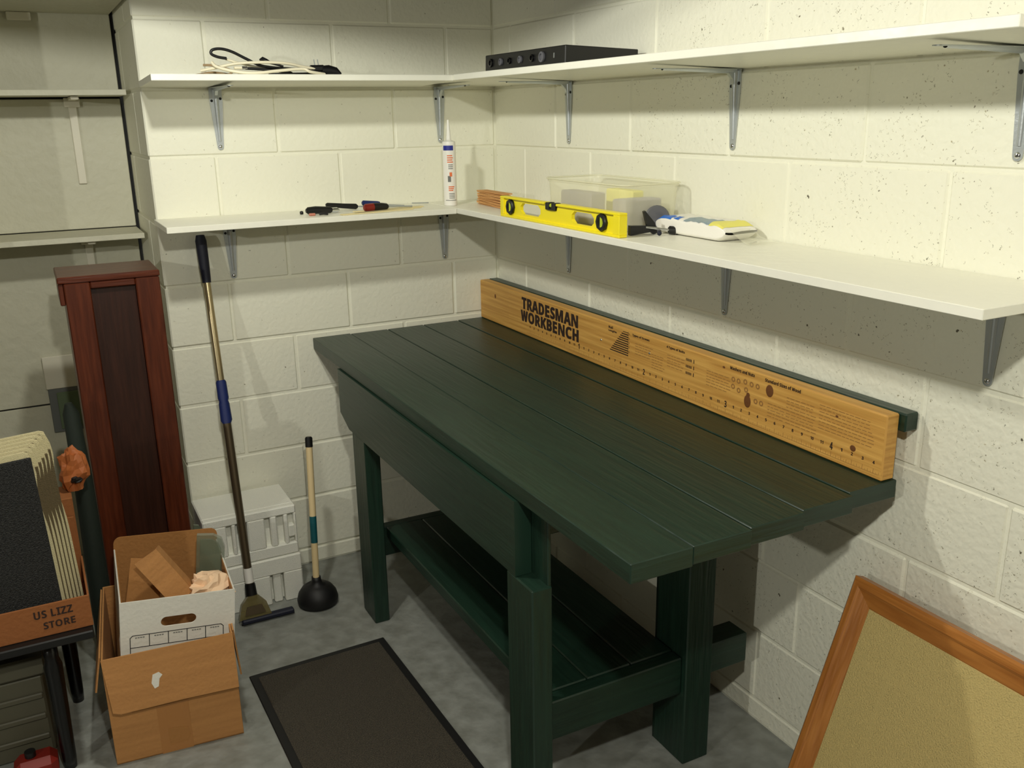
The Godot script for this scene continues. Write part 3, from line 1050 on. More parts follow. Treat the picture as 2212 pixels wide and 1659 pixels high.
	b.prism(PackedVector2Array([Vector2(-0.012, 0.0), Vector2(0.012, 0.0), Vector2(0.012, 0.343), Vector2(0.004, 0.363), Vector2(-0.012, 0.368)]), -0.004, 0.004, Transform3D(), false)
	b.bb(Vector3(-0.002, 0.0, 0.003), Vector3(0.002, 0.34, 0.009), 0.001)
	single("plastic_sheet", b, M.smoke, "clear plastic strip standing between the cherry wood panel and the white foam", "plastic sheet", Vector3(-1.2225, 0.0, 0.275))

func frame_pt(side: int, a: float, inn: float, hgt: float, w: float, h: float) -> Vector3:
	# a runs along the side, inn towards the middle, hgt out of the face (towards -x)
	match side:
		0: return Vector3(-hgt, inn, a)
		1: return Vector3(-hgt, a, w - inn)
		2: return Vector3(-hgt, h - inn, a)
	return Vector3(-hgt, a, inn)

# ---------------------------------------------------------------- left: boxes, cherry panel, stand
func kraft_wall(b: Mb, lo: Vector3, hi: Vector3):
	b.bb(lo, hi, 0.001)

func left_corner():
	# cherry wood panel standing upright
	var co := Vector3(-1.372, 0, 0.17)
	var o := thing("cherry_panel", "tall dark cherry wood frame and panel piece standing upright in the alcove opening", "wood panel", co)
	var b := Mb.new()
	b.bb(Vector3(-1.512, 1.158, 0.02) - co, Vector3(-1.238, 1.177, 0.250) - co, 0.003, 0)
	part("cap", b, M.cherry, o)
	b = Mb.new()
	b.bb(Vector3(-1.511, 1.095, 0.06) - co, Vector3(-1.4975, 1.1575, 0.240) - co, 0.002, 1)
	part("corner_block", b, M.cherry, o)
	b = Mb.new()
	b.bb(Vector3(-1.497, 0, 0.04) - co, Vector3(-1.4285, 1.1575, 0.248) - co, 0.003, 1)
	part("stile", b, M.cherry, o)
	b = Mb.new()
	b.bb(Vector3(-1.3065, 0, 0.04) - co, Vector3(-1.240, 1.1575, 0.248) - co, 0.003, 1, Vector2(0.3, 0.5))
	part("stile", b, M.cherry, o)
	b = Mb.new()
	b.bb(Vector3(-1.428, 0, 0.05) - co, Vector3(-1.307, 1.137, 0.228) - co, 0.001, 1, Vector2(0.1, 0.2))
	part("inner_panel", b, M.cherry_dark, o)
	b = Mb.new()
	b.bb(Vector3(-1.428, 1.138, 0.06) - co, Vector3(-1.307, 1.1575, 0.247) - co, 0.003, 0, Vector2(0.2, 0.7))
	part("top_rail", b, M.cherry, o)
	# outer brown carton with flaps
	var bo := Vector3(-1.382, 0, 0.665)
	o = thing("cardboard_box", "open brown cardboard box on the floor with its flaps folded out, holding a white box", "cardboard box", bo, "", Vector3(0, -0.09, 0))
	var hx := 0.159
	var hz := 0.205
	var bh := 0.308
	b = Mb.new()
	b.bb(Vector3(-hx, 0, hz - 0.005), Vector3(hx, bh, hz), 0.001)
	b.bb(Vector3(-hx, 0, -hz), Vector3(hx, bh, -hz + 0.005), 0.001)
	b.bb(Vector3(-hx, 0, -hz + 0.005), Vector3(-hx + 0.005, bh, hz - 0.005), 0.001)
	b.bb(Vector3(hx - 0.005, 0, -hz + 0.005), Vector3(hx, bh, hz - 0.005), 0.001)
	b.bb(Vector3(-hx, 0, -hz), Vector3(hx, 0.005, hz), 0.001)
	part("carton", b, M.kraft, o)
	# front flap hangs down in front, a little askew
	b = Mb.new()
	var fl := PackedVector2Array([Vector2(-0.158, -0.020), Vector2(-0.130, -0.166), Vector2(-0.105, -0.172), Vector2(-0.04, -0.155), Vector2(0.160, -0.168), Vector2(0.148, 0.022)])
	fl = PackedVector2Array([Vector2(-0.159, 0.0), Vector2(-0.148, -0.143), Vector2(-0.130, -0.150), Vector2(0.02, -0.148), Vector2(0.159, -0.150), Vector2(0.159, 0.002)])
	var fx := Transform3D(Basis(Vector3.RIGHT, -0.13), Vector3(0, bh + 0.002, hz + 0.002))
	b.prism(fl, 0.0, 0.004, fx)
	var ff := part("flap", b, M.kraft, o)
	b = Mb.new()
	b.prism(PackedVector2Array([Vector2(-0.050, -0.086), Vector2(-0.045, -0.064), Vector2(-0.030, -0.060), Vector2(-0.022, -0.069), Vector2(-0.030, -0.078), Vector2(-0.034, -0.098), Vector2(-0.044, -0.102)]), 0.004, 0.0046, fx)
	part("torn_paper", b, M.paper_white, ff)
	# left flap folded out and down, seen almost edge on
	b = Mb.new()
	b.prism(PackedVector2Array([Vector2(-0.19, 0.0), Vector2(0.19, 0.0), Vector2(0.185, -0.10), Vector2(0.12, -0.135), Vector2(-0.185, -0.12)]), 0.0, 0.004, Transform3D(Basis(Vector3(0, 0, 1), Vector3(0.20, 0.98, 0), Vector3(-0.98, 0.20, 0)), Vector3(-hx - 0.001, bh, 0)))
	part("flap", b, M.kraft, o)
	b = Mb.new()
	b.prism(PackedVector2Array([Vector2(-0.19, 0.0), Vector2(0.19, 0.0), Vector2(0.185, -0.14), Vector2(-0.185, -0.13)]), -0.004, 0.0, Transform3D(Basis(Vector3(0, 0, 1), Vector3(-0.06, 0.998, 0), Vector3(-0.998, -0.06, 0)), Vector3(hx + 0.001, bh, 0)))
	part("flap", b, M.kraft, o)
	b = Mb.new()
	b.bb(Vector3(-0.048, 0.0, hz), Vector3(0.030, 0.145, hz + 0.0006), 0.0001)
	part("packing_tape", b, M.kraft_tape, o)
	b = Mb.new()
	b.prism(PackedVector2Array([Vector2(-0.026, 0.022), Vector2(0.018, 0.022), Vector2(0.026, 0.040), Vector2(0.022, 0.064), Vector2(0.0, 0.070), Vector2(-0.028, 0.072)]), hz + 0.0006, hz + 0.0012)
	part("paper_patch", b, M.kraft_in, o)
	# white storage box inside, tipped to the right
	var wo := Vector3(-1.386, 0.036, 0.655)
	o = thing("storage_box", "white storage box with oval hand hole and printed grid, tipped inside the brown box", "storage box", wo, "", Vector3(0, -0.05, -0.10))
	var sx := 0.141
	var sz := 0.170
	var sh := 0.385
	# front with the hand hole: an upper and a lower half
	b = Mb.new()
	var cy := 0.318
	var cr := 0.0135
	var cw := 0.030
	var up := PackedVector2Array([Vector2(-sx, cy), Vector2(-sx, sh), Vector2(sx, sh), Vector2(sx, cy)])
	var dn := PackedVector2Array([Vector2(-sx, cy), Vector2(-sx, 0.0), Vector2(sx, 0.0), Vector2(sx, cy)])
	for i in 9:
		var a := PI * 0.5 * i / 8.0
		up.append(Vector2(cw + cr * cos(a), cy + cr * sin(a)))
		dn.append(Vector2(cw + cr * cos(a), cy - cr * sin(a)))
	for i in 9:
		var a := PI * 0.5 + PI * 0.5 * i / 8.0
		up.append(Vector2(-cw + cr * cos(a), cy + cr * sin(a)))
		dn.append(Vector2(-cw + cr * cos(a), cy - cr * sin(a)))
	b.prism(up, sz - 0.004, sz)
	b.prism(dn, sz - 0.004, sz)
	b.bb(Vector3(-sx, 0, -sz + 0.004), Vector3(-sx + 0.004, sh, sz - 0.004), 0.001)
	b.bb(Vector3(-sx, 0, -sz + 0.004), Vector3(sx, 0.004, sz - 0.004), 0.001)
	b.bb(Vector3(sx - 0.004, 0, -sz + 0.004), Vector3(sx, sh, sz - 0.004), 0.001)
	part("body", b, M.paper_white, o)
	b = Mb.new()
	b.bb(Vector3(-sx + 0.0042, 0, -sz + 0.005), Vector3(-sx + 0.006, sh - 0.002, sz - 0.0045), 0.0005)
	b.bb(Vector3(sx - 0.006, 0, -sz + 0.005), Vector3(sx - 0.0042, sh - 0.002, sz - 0.0045), 0.0005)
	var rb := PackedVector2Array([Vector2(-sx, 0), Vector2(sx, 0)])
	for i in 7:
		var a := PI * 0.5 * i / 6.0
		rb.append(Vector2(sx - 0.02 + 0.02 * cos(a), sh + 0.015 + 0.02 * sin(a)))
	for i in 7:
		var a := PI * 0.5 + PI * 0.5 * i / 6.0
		rb.append(Vector2(-sx + 0.02 + 0.02 * cos(a), sh + 0.015 + 0.02 * sin(a)))
	b.prism(rb, -sz, -sz + 0.004)
	part("lining", b, M.kraft_in, o)
	b = Mb.new()
	var f0 := sz + 0.0003
	var fq := func(xa: float, ya: float, xb: float, yb: float):
		b.bb(Vector3(minf(xa, xb) - 0.0009, minf(ya, yb) - 0.0009, f0), Vector3(maxf(xa, xb) + 0.0009, maxf(ya, yb) + 0.0009, f0 + 0.0004), 0.0)
	var gy := 0.290
	fq.call(-0.112, gy, 0.105, gy)
	fq.call(-0.118, gy - 0.006, -0.118, gy - 0.075)
	fq.call(0.111, gy - 0.006, 0.111, gy - 0.075)
	b.bar(Vector3(-0.118, gy - 0.006, f0 + 0.0002), Vector3(-0.112, gy, f0 + 0.0002), 0.0004, 0.0018, Vector3(1, 1, 0), 0.0)
	b.bar(Vector3(0.111, gy - 0.006, f0 + 0.0002), Vector3(0.105, gy, f0 + 0.0002), 0.0004, 0.0018, Vector3(-1, 1, 0), 0.0)
	fq.call(-0.118, gy - 0.034, 0.111, gy - 0.034)
	for i in 4:
		fq.call(-0.072 + i * 0.046, gy, -0.072 + i * 0.046, gy - 0.034)
	part("printed_grid", b, M.black_ink, o)
	b = Mb.new()
	for i in 5:
		var x := -0.106 + i * 0.046
		for k in 4: b.bb(Vector3(x + k * 0.006, gy - 0.008, f0), Vector3(x + k * 0.006 + 0.0045, gy - 0.0055, f0 + 0.0003), 0.0)
	part("grid_captions", b, M.card_slate, o)
	# what sticks out of it
	b = Mb.new()
	b.prism(PackedVector2Array([Vector2(-0.034, -0.075), Vector2(0.028, -0.075), Vector2(0.030, 0.078), Vector2(-0.034, 0.085)]), -0.002, 0.002)
	b.prism(PackedVector2Array([Vector2(0.0, -0.070), Vector2(0.045, -0.06), Vector2(0.045, 0.070), Vector2(0.0, 0.078)]), -0.004, 0.0, Transform3D(Basis(Vector3.UP, 1.2), Vector3(0.030, 0.0, 0.0)))
	single("cardboard_flap", b, M.kraft, "folded brown cardboard piece leaning out of the white storage box", "cardboard", Vector3(-1.372, 0.432, 0.735), "", Vector3(-0.25, 0.15, 0.50))
	b = Mb.new()
	b.box(Transform3D(), Vector3(0.085, 0.15, 0.004), 0.001)
	single("cardboard_piece", b, M.kraft_in, "flat brown cardboard piece behind the folded one in the white storage box", "cardboard", Vector3(-1.425, 0.400, 0.690), "", Vector3(-0.25, 0.1, -0.28))
	b = Mb.new()
	b.blob(Vector3.ZERO, Vector3(0.055, 0.045, 0.05), noise(3, 0.02, 3), 0.55, 18, 12)
	single("crumpled_paper", b, M.crumpled, "crumpled pale packing paper in the white storage box", "paper", Vector3(-1.268, 0.372, 0.735))
	b = Mb.new()
	var cs := PackedVector2Array([Vector2(-0.036, -0.06), Vector2(0.040, -0.06), Vector2(0.040, 0.03), Vector2(0.030, 0.055), Vector2(0.008, 0.066), Vector2(-0.036, 0.066)])
	b.prism(cs, -0.014, 0.014)
	var cs2 := PackedVector2Array([Vector2(-0.026, -0.05), Vector2(0.030, -0.05), Vector2(0.030, 0.028), Vector2(0.022, 0.046), Vector2(0.004, 0.056), Vector2(-0.026, 0.056)])
	b.prism(cs2, 0.014, 0.024)
	single("clamshell_package", b, M.smoke, "clear greenish plastic clamshell at the right back of the white storage box", "plastic package", Vector3(-1.240, 0.405, 0.610), "", Vector3(-0.2, -0.2, -0.12))

	# black stand with things on and under it
	var so := Vector3(-1.83, 0, 0.66)
	o = thing("stand", "low black stand at the lower left corner carrying the cardboard tray", "stand", so)
	b = Mb.new()
	b.bb(Vector3(-2.08, 0.380, 0.45) - so, Vector3(-1.562, 0.402, 0.865) - so, 0.003)
	part("top", b, M.black, o)
	for e in [[-1.665, 0.80], [-2.03, 0.80], [-1.63, 0.50], [-2.03, 0.50]]:
		b = Mb.new()
		b.lathe([Vector2(0.0, 0.0), Vector2(0.015, 0.0), Vector2(0.017, 0.03), Vector2(0.021, 0.27), Vector2(0.022, 0.30), Vector2(0.0165, 0.32), Vector2(0.0165, 0.379), Vector2(0.0, 0.379)], 18, Transform3D(Basis(), Vector3(e[0], 0, e[1]) - so), true)
		part("leg", b, M.black_gloss, o)
	# cardboard tray on the stand
	var to := Vector3(-1.80, 0.403, 0.72)
	o = thing("cardboard_tray", "low brown cardboard tray with dark print on the black stand", "cardboard box", to)
	b = Mb.new()
	b.bb(Vector3(-2.03, 0.403, 0.835) - to, Vector3(-1.560, 0.486, 0.840) - to, 0.001)
	b.bb(Vector3(-2.03, 0.403, 0.595) - to, Vector3(-1.566, 0.60, 0.600) - to, 0.001)
	b.bb(Vector3(-1.565, 0.403, 0.600) - to, Vector3(-1.560, 0.486, 0.835) - to, 0.001)
	b.bb(Vector3(-2.03, 0.403, 0.600) - to, Vector3(-2.025, 0.486, 0.835) - to, 0.001)
	b.bb(Vector3(-2.025, 0.403, 0.600) - to, Vector3(-1.565, 0.408, 0.835) - to, 0.001)
	part("tray", b, M.kraft_dark, o)
	b = Mb.new()
	letters(b, "US LIZZ", 0.085, 0.020, Transform3D(Basis(), Vector3(-1.685, 0.452, 0.8402) - to))
	letters(b, "STORE", 0.070, 0.018, Transform3D(Basis(), Vector3(-1.668, 0.422, 0.8402) - to))
	part("print", b, M.ink, o)
	# thick mat with cream ribbed edge, standing in the tray
	var mo := Vector3(-1.80, 0.417, 0.812)
	o = thing("ribbed_mat", "thick layered mat with dark mottled face and cream ribbed edge standing in the tray", "mat", mo, "", Vector3(-0.02, 0.10, 0.035))
	b = Mb.new()
	var hh := 0.420
	b.bb(Vector3(-0.25, 0.0, -0.002), Vector3(0.182, hh, 0.004), 0.003)
	part("face", b, M.dark_pile, o)
	for k in 6:
		b = Mb.new()
		var z0 := -0.010 - k * 0.0145
		var x1 := 0.190 + k * 0.0095
		var y1 := hh + 0.008 + k * 0.0045
		var rows := []
		for i in 17:
			var y := y1 * i / 16.0
			var bend := -0.010 * exp(-pow((y - 0.31) / 0.06, 2.0)) - 0.012 * smoothstep(y1 - 0.06, y1, y) * smoothstep(y1 - 0.06, y1, y)
			rows.append(Vector2(x1 + bend, y))
		var pl := PackedVector2Array([Vector2(-0.25, 0.0)])
		for q in rows: pl.append(q)
		pl.append(Vector2(x1 - 0.022, y1 + 0.004))
		pl.append(Vector2(-0.25, y1 + 0.004))
		b.prism(pl, z0 - 0.0045, z0 + 0.0045, Transform3D(), true)
		part("layer", b, M.cream_foam, o)
		if k < 5:
			b = Mb.new()
			b.bb(Vector3(-0.25, 0.0, z0 - 0.0100), Vector3(x1 + 0.0035, y1 - 0.04, z0 - 0.0045), 0.001)
			b.bb(Vector3(-0.25, y1 - 0.041, z0 - 0.0100), Vector3(x1 - 0.012, y1 + 0.0015, z0 - 0.0045), 0.001)
			part("layer_gap", b, M.cream_rib, o)
	# tall narrow carton behind, orange bag on it
	b = Mb.new()
	b.bb(Vector3(-0.05, 0, -0.05), Vector3(0.05, 0.245, 0.05), 0.002)
	single("narrow_carton", b, M.kraft_dark, "narrow upright brown carton behind the ribbed mat", "cardboard box", Vector3(-1.612, 0.403, 0.535))
	o = thing("orange_bag", "crumpled orange bag with a dark opening on the narrow carton", "bag", Vector3(-1.552, 0.649, 0.525))
	b = Mb.new()
	b.blob(Vector3(0, 0.050, 0), Vector3(0.033, 0.062, 0.03), noise(8, 0.012, 2), 0.5, 20, 14, 0.0)
	part("bag_body", b, M.orange, o)
	b = Mb.new()
	b.blob(Vector3(0.006, 0.034, 0.026), Vector3(0.015, 0.009, 0.012), noise(9, 0.02, 2), 0.3, 12, 8)
	part("opening", b, M.black, o)
	# dark green rolled cloth standing behind
	b = Mb.new()
	b.tube([Vector3(0.0, 0.0, 0.0), Vector3(0.002, 0.3, -0.005), Vector3(0.004, 0.6, -0.01), Vector3(0.0, 0.80, -0.02), Vector3(-0.003, 0.83, -0.02)], [0.030, 0.029, 0.026, 0.022, 0.010], 14)
	single("rolled_cloth", b, M.green_dark, "dark green rolled cloth standing upright beside the cherry wood panel", "rolled cloth", Vector3(-1.530, 0.0, 0.335))
	# retail pack hanging on the alcove wall
	o = thing("hanging_package", "clear pack with a cream header and green printed card hanging on the alcove wall", "package", Vector3(-1.535, 0.505, -0.498))
	b = Mb.new()
	b.bb(Vector3(-0.052, 0.165, 0.0), Vector3(0.062, 0.285, 0.012), 0.002)
	part("header", b, M.cream_metal, o)
	b = Mb.new()
	b.bb(Vector3(-0.048, 0.0, 0.0), Vector3(0.062, 0.164, 0.010), 0.002)
	part("backing_card", b, M.card_slate, o)
	b = Mb.new()
	b.bb(Vector3(-0.022, 0.012, 0.0101), Vector3(0.058, 0.15, 0.016), 0.002)
	part("printed_card", b, M.card_green, o)
	# under the stand: grey tote, black bag in front, red can
	var go := Vector3(-1.90, 0, 0.62)
	o = thing("plastic_tote", "grey ribbed plastic tote half hidden under the black stand", "storage tote", go)
	b = Mb.new()
	b.bb(Vector3(-2.15, 0.0, 0.46) - go, Vector3(-1.692, 0.24, 0.72) - go, 0.01)
	part("body", b, M.tote, o)
	for y in [0.06, 0.12, 0.18]:
		b = Mb.new()
		b.bb(Vector3(-2.14, y - 0.008, 0.719) - go, Vector3(-1.702, y + 0.008, 0.728) - go, 0.003)
		part("rib", b, M.tote, o)
	b = Mb.new()
	b.bb(Vector3(-2.16, 0.241, 0.45) - go, Vector3(-1.682, 0.295, 0.735) - go, 0.008)
	part("lid", b, M.tote, o)
	b = Mb.new()
	b.blob(Vector3(0, 0.036, 0), Vector3(0.075, 0.040, 0.055), noise(14, 0.015, 3), 0.2, 24, 14, 0.0)
	single("black_bag", b, M.black_gloss, "shiny black plastic bag on the grey tote lid at the left picture edge", "bag", Vector3(-1.785, 0.2955, 0.675))
	o = thing("red_can", "small red plastic can on the floor in front of the grey tote", "can", Vector3(-1.735, 0, 0.795))
	b = Mb.new()
	b.bb(Vector3(-0.055, 0, -0.035), Vector3(0.045, 0.060, 0.035), 0.016)
	part("body", b, M.red, o)
	b = Mb.new()
	b.lathe([Vector2(0.0, 0.059), Vector2(0.013, 0.059), Vector2(0.013, 0.075), Vector2(0.0, 0.076)], 14, Transform3D(Basis(), Vector3(-0.015, 0, 0)))
	part("cap", b, M.black, o)

# ---------------------------------------------------------------- upper shelf
func cp(px: float, py: float, z: float) -> Vector3:
	return Vector3(-1.2 + 0.0014 * (px - 327.0), 1.7195 + (163.0 - py) * 0.00135, z)

func upper_shelf_things():
	# tangled cables
	var base_p := Vector3(-0.86, 1.7135, 0.2)
	var o := thing("white_cable", "coiled white cable on the upper back shelf", "cable", base_p)
	var b := Mb.new()
	var bp := [base_p]
	var loc := func(l: Array) -> Array:
		var r := []
		for e in l: r.append(cp(e[0], e[1], e[2]) - bp[0])
		return smooth_path(r)
	b.tube(loc.call([[436, 152, 0.18], [470, 145, 0.20], [505, 138, 0.21], [560, 135, 0.22], [610, 137, 0.22], [650, 144, 0.21], [690, 150, 0.20], [705, 158, 0.17], [680, 160, 0.13], [600, 160, 0.12], [520, 159, 0.12]]), 0.0044, 10)
	b.tube(loc.call([[457, 135, 0.20], [466, 145, 0.21], [500, 155, 0.23], [540, 158, 0.24], [590, 153, 0.24], [640, 149, 0.24], [655, 155, 0.245], [690, 160, 0.23]]), 0.0046, 10)
	b.tube(loc.call([[488, 128, 0.19], [505, 134, 0.20], [540, 142, 0.19], [575, 147, 0.19]]), 0.0034, 10)
	part("cable", b, M.cable_white, o)
	b = Mb.new()
	b.tube(loc.call([[498, 147, 0.225], [514, 147, 0.225]]), 0.0048, 12)
	part("plug_body", b, M.cable_white, o)
	b = Mb.new()
	b.tube(loc.call([[514, 147, 0.225], [525, 147, 0.225]]), 0.0042, 12)
	part("plug_tip", b, M.chrome, o)
	o = thing("black_power_cord", "black power cord with a two prong plug tangled in the white cable", "cable", base_p + Vector3(0.05, 0, 0))
	base_p = base_p + Vector3(0.05, 0, 0)
	bp[0] = base_p
	b = Mb.new()
	b.tube(loc.call([[488, 127, 0.20], [470, 124, 0.20], [458, 118, 0.20], [461, 110, 0.20], [478, 107.5, 0.20], [500, 113, 0.20], [530, 128, 0.20], [560, 142, 0.205], [610, 147, 0.20], [650, 147, 0.20], [678, 145, 0.20]]), 0.0042, 10)
	b.tube(loc.call([[525, 147, 0.20], [570, 150, 0.205], [620, 157, 0.215], [570, 161, 0.225], [600, 160, 0.232], [660, 158, 0.20], [690, 154, 0.19]]), 0.0042, 10)
	part("cord", b, M.black, o)
	b = Mb.new()
	b.bar(cp(663, 147, 0.20) - base_p, cp(697, 146, 0.20) - base_p, 0.020, 0.020, Vector3.UP, 0.005)
	b.tube([cp(690, 150, 0.20) - base_p, cp(705, 150, 0.20) - base_p, cp(722, 153, 0.20) - base_p, cp(733, 159, 0.20) - base_p], [0.013, 0.0155, 0.013, 0.005], 14)
	part("plug", b, M.black, o)
	for x in [676.0, 684.0]:
		b = Mb.new()
		b.bar(cp(x, 141, 0.20) - base_p, cp(x - 2, 127, 0.20) - base_p, 0.006, 0.002, Vector3.RIGHT, 0.0003)
		part("prong", b, M.zinc, o)
	b = Mb.new()
	b.tube([cp(562, 129, 0.17) - base_p, cp(568, 127, 0.17) - base_p, cp(575, 130, 0.17) - base_p, cp(584, 134, 0.175) - base_p, cp(610, 142, 0.18) - base_p], [0.004, 0.008, 0.007, 0.004, 0.003], 12)
	part("strain_relief", b, M.black, o)
	b = Mb.new()
	base_p = Vector3(-1.03, 1.7135, 0.14)
	bp[0] = base_p
	b.tube(loc.call([[520, 160, 0.10], [470, 154, 0.13], [440, 158, 0.15], [425, 161, 0.17], [440, 162, 0.19], [490, 160, 0.18], [500, 150, 0.16], [470, 140, 0.14], [450, 138, 0.12]]), 0.0036, 10)
	single("tan_cable", b, M.cable_tan, "loose tan cable end behind the white cable on the upper back shelf", "cable", base_p)
	# black equipment box
	var ao := Vector3(-0.138, 1.7180, 0.698)
	o = thing("equipment_box", "flat black electronic equipment box with round sockets on the upper right shelf", "electronics", ao, "", Vector3(0, 0, -0.036))
	b = Mb.new()
	b.bb(Vector3(-0.122, 0.0, -0.236), Vector3(0.108, 0.0465, 0.236), 0.002)
	part("case", b, M.black, o)
	for i in 6:
		b = Mb.new()
		var z: float = [-0.195, -0.13, -0.075, -0.01, 0.06, 0.115][i]
		var rr: float = [0.012, 0.010, 0.009, 0.010, 0.010, 0.014][i]
		b.lathe([Vector2(rr, 0.0), Vector2(rr, 0.005), Vector2(rr * 0.6, 0.006), Vector2(rr * 0.55, 0.002), Vector2(0, 0.002)], 16, Transform3D(Basis(Vector3.BACK, PI / 2), Vector3(-0.122, 0.023, z)), false)
		part("socket", b, M.grey_plastic if i % 2 == 1 else M.black_gloss, o)
	b = Mb.new()
	b.bb(Vector3(-0.1235, 0.017, 0.176), Vector3(-0.122, 0.030, 0.182), 0.0003)
	part("indicator", b, M.card_slate, o)

# ---------------------------------------------------------------- hand tools on the lower back shelf
func tools():
	var Y := 1.2985
	# black handled tool with a silver end
	var o := thing("black_handled_knife", "thick black handled tool with a shiny round ferrule, leftmost of the hand tools", "hand tool", Vector3(-0.715, Y, 0.165), "", Vector3(0, 0.10, 0))
	var b := Mb.new()
	b.tube([Vector3(-0.052, 0.0125, 0), Vector3(-0.045, 0.013, 0), Vector3(-0.02, 0.0135, 0), Vector3(0.03, 0.011, 0), Vector3(0.036, 0.010, 0)], [0.006, 0.0115, 0.0125, 0.0105, 0.007], 16)
	part("handle", b, M.black, o)
	b = Mb.new()
	b.tube([Vector3(0.034, 0.009, 0), Vector3(0.042, 0.009, 0), Vector3(0.054, 0.009, 0), Vector3(0.062, 0.008, 0)], [0.006, 0.0088, 0.0085, 0.003], 16)
	part("ferrule", b, M.chrome, o)
	# second black handle further back
	o = thing("black_screwdriver", "slim black handled screwdriver lying furthest back among the hand tools", "screwdriver", Vector3(-0.615, Y, 0.095), "", Vector3(0, 0.06, 0))
	b = Mb.new()
	b.tube([Vector3(-0.065, 0.021, 0), Vector3(-0.06, 0.021, 0), Vector3(0.0, 0.014, 0), Vector3(0.04, 0.010, 0), Vector3(0.046, 0.0095, 0)], [0.004, 0.0075, 0.0085, 0.0095, 0.005], 14)
	part("handle", b, M.black, o)
	b = Mb.new()
	b.tube([Vector3(0.045, 0.0095, 0), Vector3(0.13, 0.004, 0)], 0.0026, 10)
	part("shaft", b, M.zinc, o)
	# red and black screwdriver
	o = thing("red_screwdriver", "red and black handled screwdriver at the front of the hand tools", "screwdriver", Vector3(-0.535, Y, 0.185), "", Vector3(0, 0.15, 0.0))
	b = Mb.new()
	b.tube([Vector3(-0.045, 0.013, 0), Vector3(-0.040, 0.013, 0), Vector3(-0.012, 0.0135, 0)], [0.008, 0.0125, 0.0130], 14)
	part("handle_end", b, M.red, o)
	b = Mb.new()
	b.tube([Vector3(-0.012, 0.0135, 0), Vector3(0.015, 0.0135, 0), Vector3(0.038, 0.012, 0), Vector3(0.043, 0.0115, 0)], [0.0132, 0.0125, 0.0095, 0.006], 14)
	part("handle", b, M.black, o)
	b = Mb.new()
	b.tube([Vector3(0.043, 0.0115, 0), Vector3(0.135, 0.006, 0)], 0.003, 10)
	part("shaft", b, M.zinc, o)
	# blue screwdriver
	o = thing("blue_screwdriver", "blue handled screwdriver with a chrome collar lying behind the red one", "screwdriver", Vector3(-0.53, Y, 0.105), "", Vector3(0, 0.12, 0))
	b = Mb.new()
	b.tube([Vector3(-0.028, 0.021, 0), Vector3(-0.024, 0.021, 0), Vector3(0.028, 0.016, 0), Vector3(0.036, 0.015, 0)], [0.005, 0.009, 0.0085, 0.007], 14)
	part("handle", b, M.blue, o)
	b = Mb.new()
	b.tube([Vector3(0.034, 0.0125, 0.01), Vector3(0.040, 0.012, 0.01), Vector3(0.056, 0.0105, 0.01), Vector3(0.060, 0.0105, 0.01)], [0.005, 0.0078, 0.0070, 0.004], 14)
	part("collar", b, M.chrome, o)
	b = Mb.new()
	b.tube([Vector3(0.058, 0.0105, 0.01), Vector3(0.125, 0.0035, 0.01)], 0.0025, 10)
	part("shaft", b, M.zinc, o)
	b = Mb.new()
	b.bar(Vector3(-0.033, 0.008, 0), Vector3(0.033, 0.005, 0), 0.004, 0.004)
	single("steel_rod", b, M.zinc, "thin steel rod at the right of the hand tools", "rod", Vector3(-0.335, Y, 0.075), "", Vector3(0, 0.1, 0))
	# stirring sticks
	var lb := ["pale wooden stir stick nearest the shelf edge", "pale wooden stir stick under the screwdrivers", "pale wooden stir stick behind, reaching towards the caulk tube"]
	for i in 3:
		b = Mb.new()
		b.bb(Vector3(-0.13, 0, -0.011), Vector3(0.13, 0.0028, 0.011), 0.0006)
		single("stir_stick", b, M.stick, lb[i], "stir stick", Vector3([-0.545, -0.500, -0.48][i], Y - 0.0003, [0.222, 0.196, 0.155][i]), "stir sticks among the hand tools", Vector3(0, [0.16, 0.24, 0.16][i], 0))
	b = Mb.new()
	b.lathe([Vector2(0, 0), Vector2(0.0052, 0), Vector2(0.006, 0.004), Vector2(0.0052, 0.009), Vector2(0.0, 0.0105)], 14, Transform3D(), true)
	single("black_stopper", b, M.black, "tiny black rubber stopper lying alone at the left of the hand tools", "stopper", Vector3(-0.772, Y, 0.135))
	b = Mb.new()
	b.bb(Vector3(-0.010, 0, -0.005), Vector3(0.010, 0.008, 0.005), 0.002)
	single("pink_plug", b, M.pink, "small pinkish plug lying under the leftmost black handle", "plug", Vector3(-0.757, Y, 0.205), "", Vector3(0, 0.1, 0))
	b = Mb.new()
	b.tube([Vector3(-0.014, 0.004, 0), Vector3(0.0, 0.006, 0), Vector3(0.014, 0.003, 0)], [0.003, 0.0042, 0.003], 10)
	single("screwdriver_bit", b, M.black, "small dark driver bit in front of the leftmost black handle", "driver bit", Vector3(-0.722, Y, 0.212), "", Vector3(0, -0.1, 0))
	# caulk tube standing at the inner corner
	o = thing("caulk_tube", "white caulk tube with blue and orange print standing in the corner of the lower shelf", "caulk tube", Vector3(-0.259, 1.2995, 0.166))
	b = Mb.new()
	b.lathe([Vector2(0, 0), Vector2(0.0215, 0), Vector2(0.0225, 0.002), Vector2(0.0225, 0.205), Vector2(0.0215, 0.212), Vector2(0.008, 0.218), Vector2(0.0085, 0.222), Vector2(0.0035, 0.283), Vector2(0, 0.284)], 32)
	part("tube", b, M.white_plastic, o)
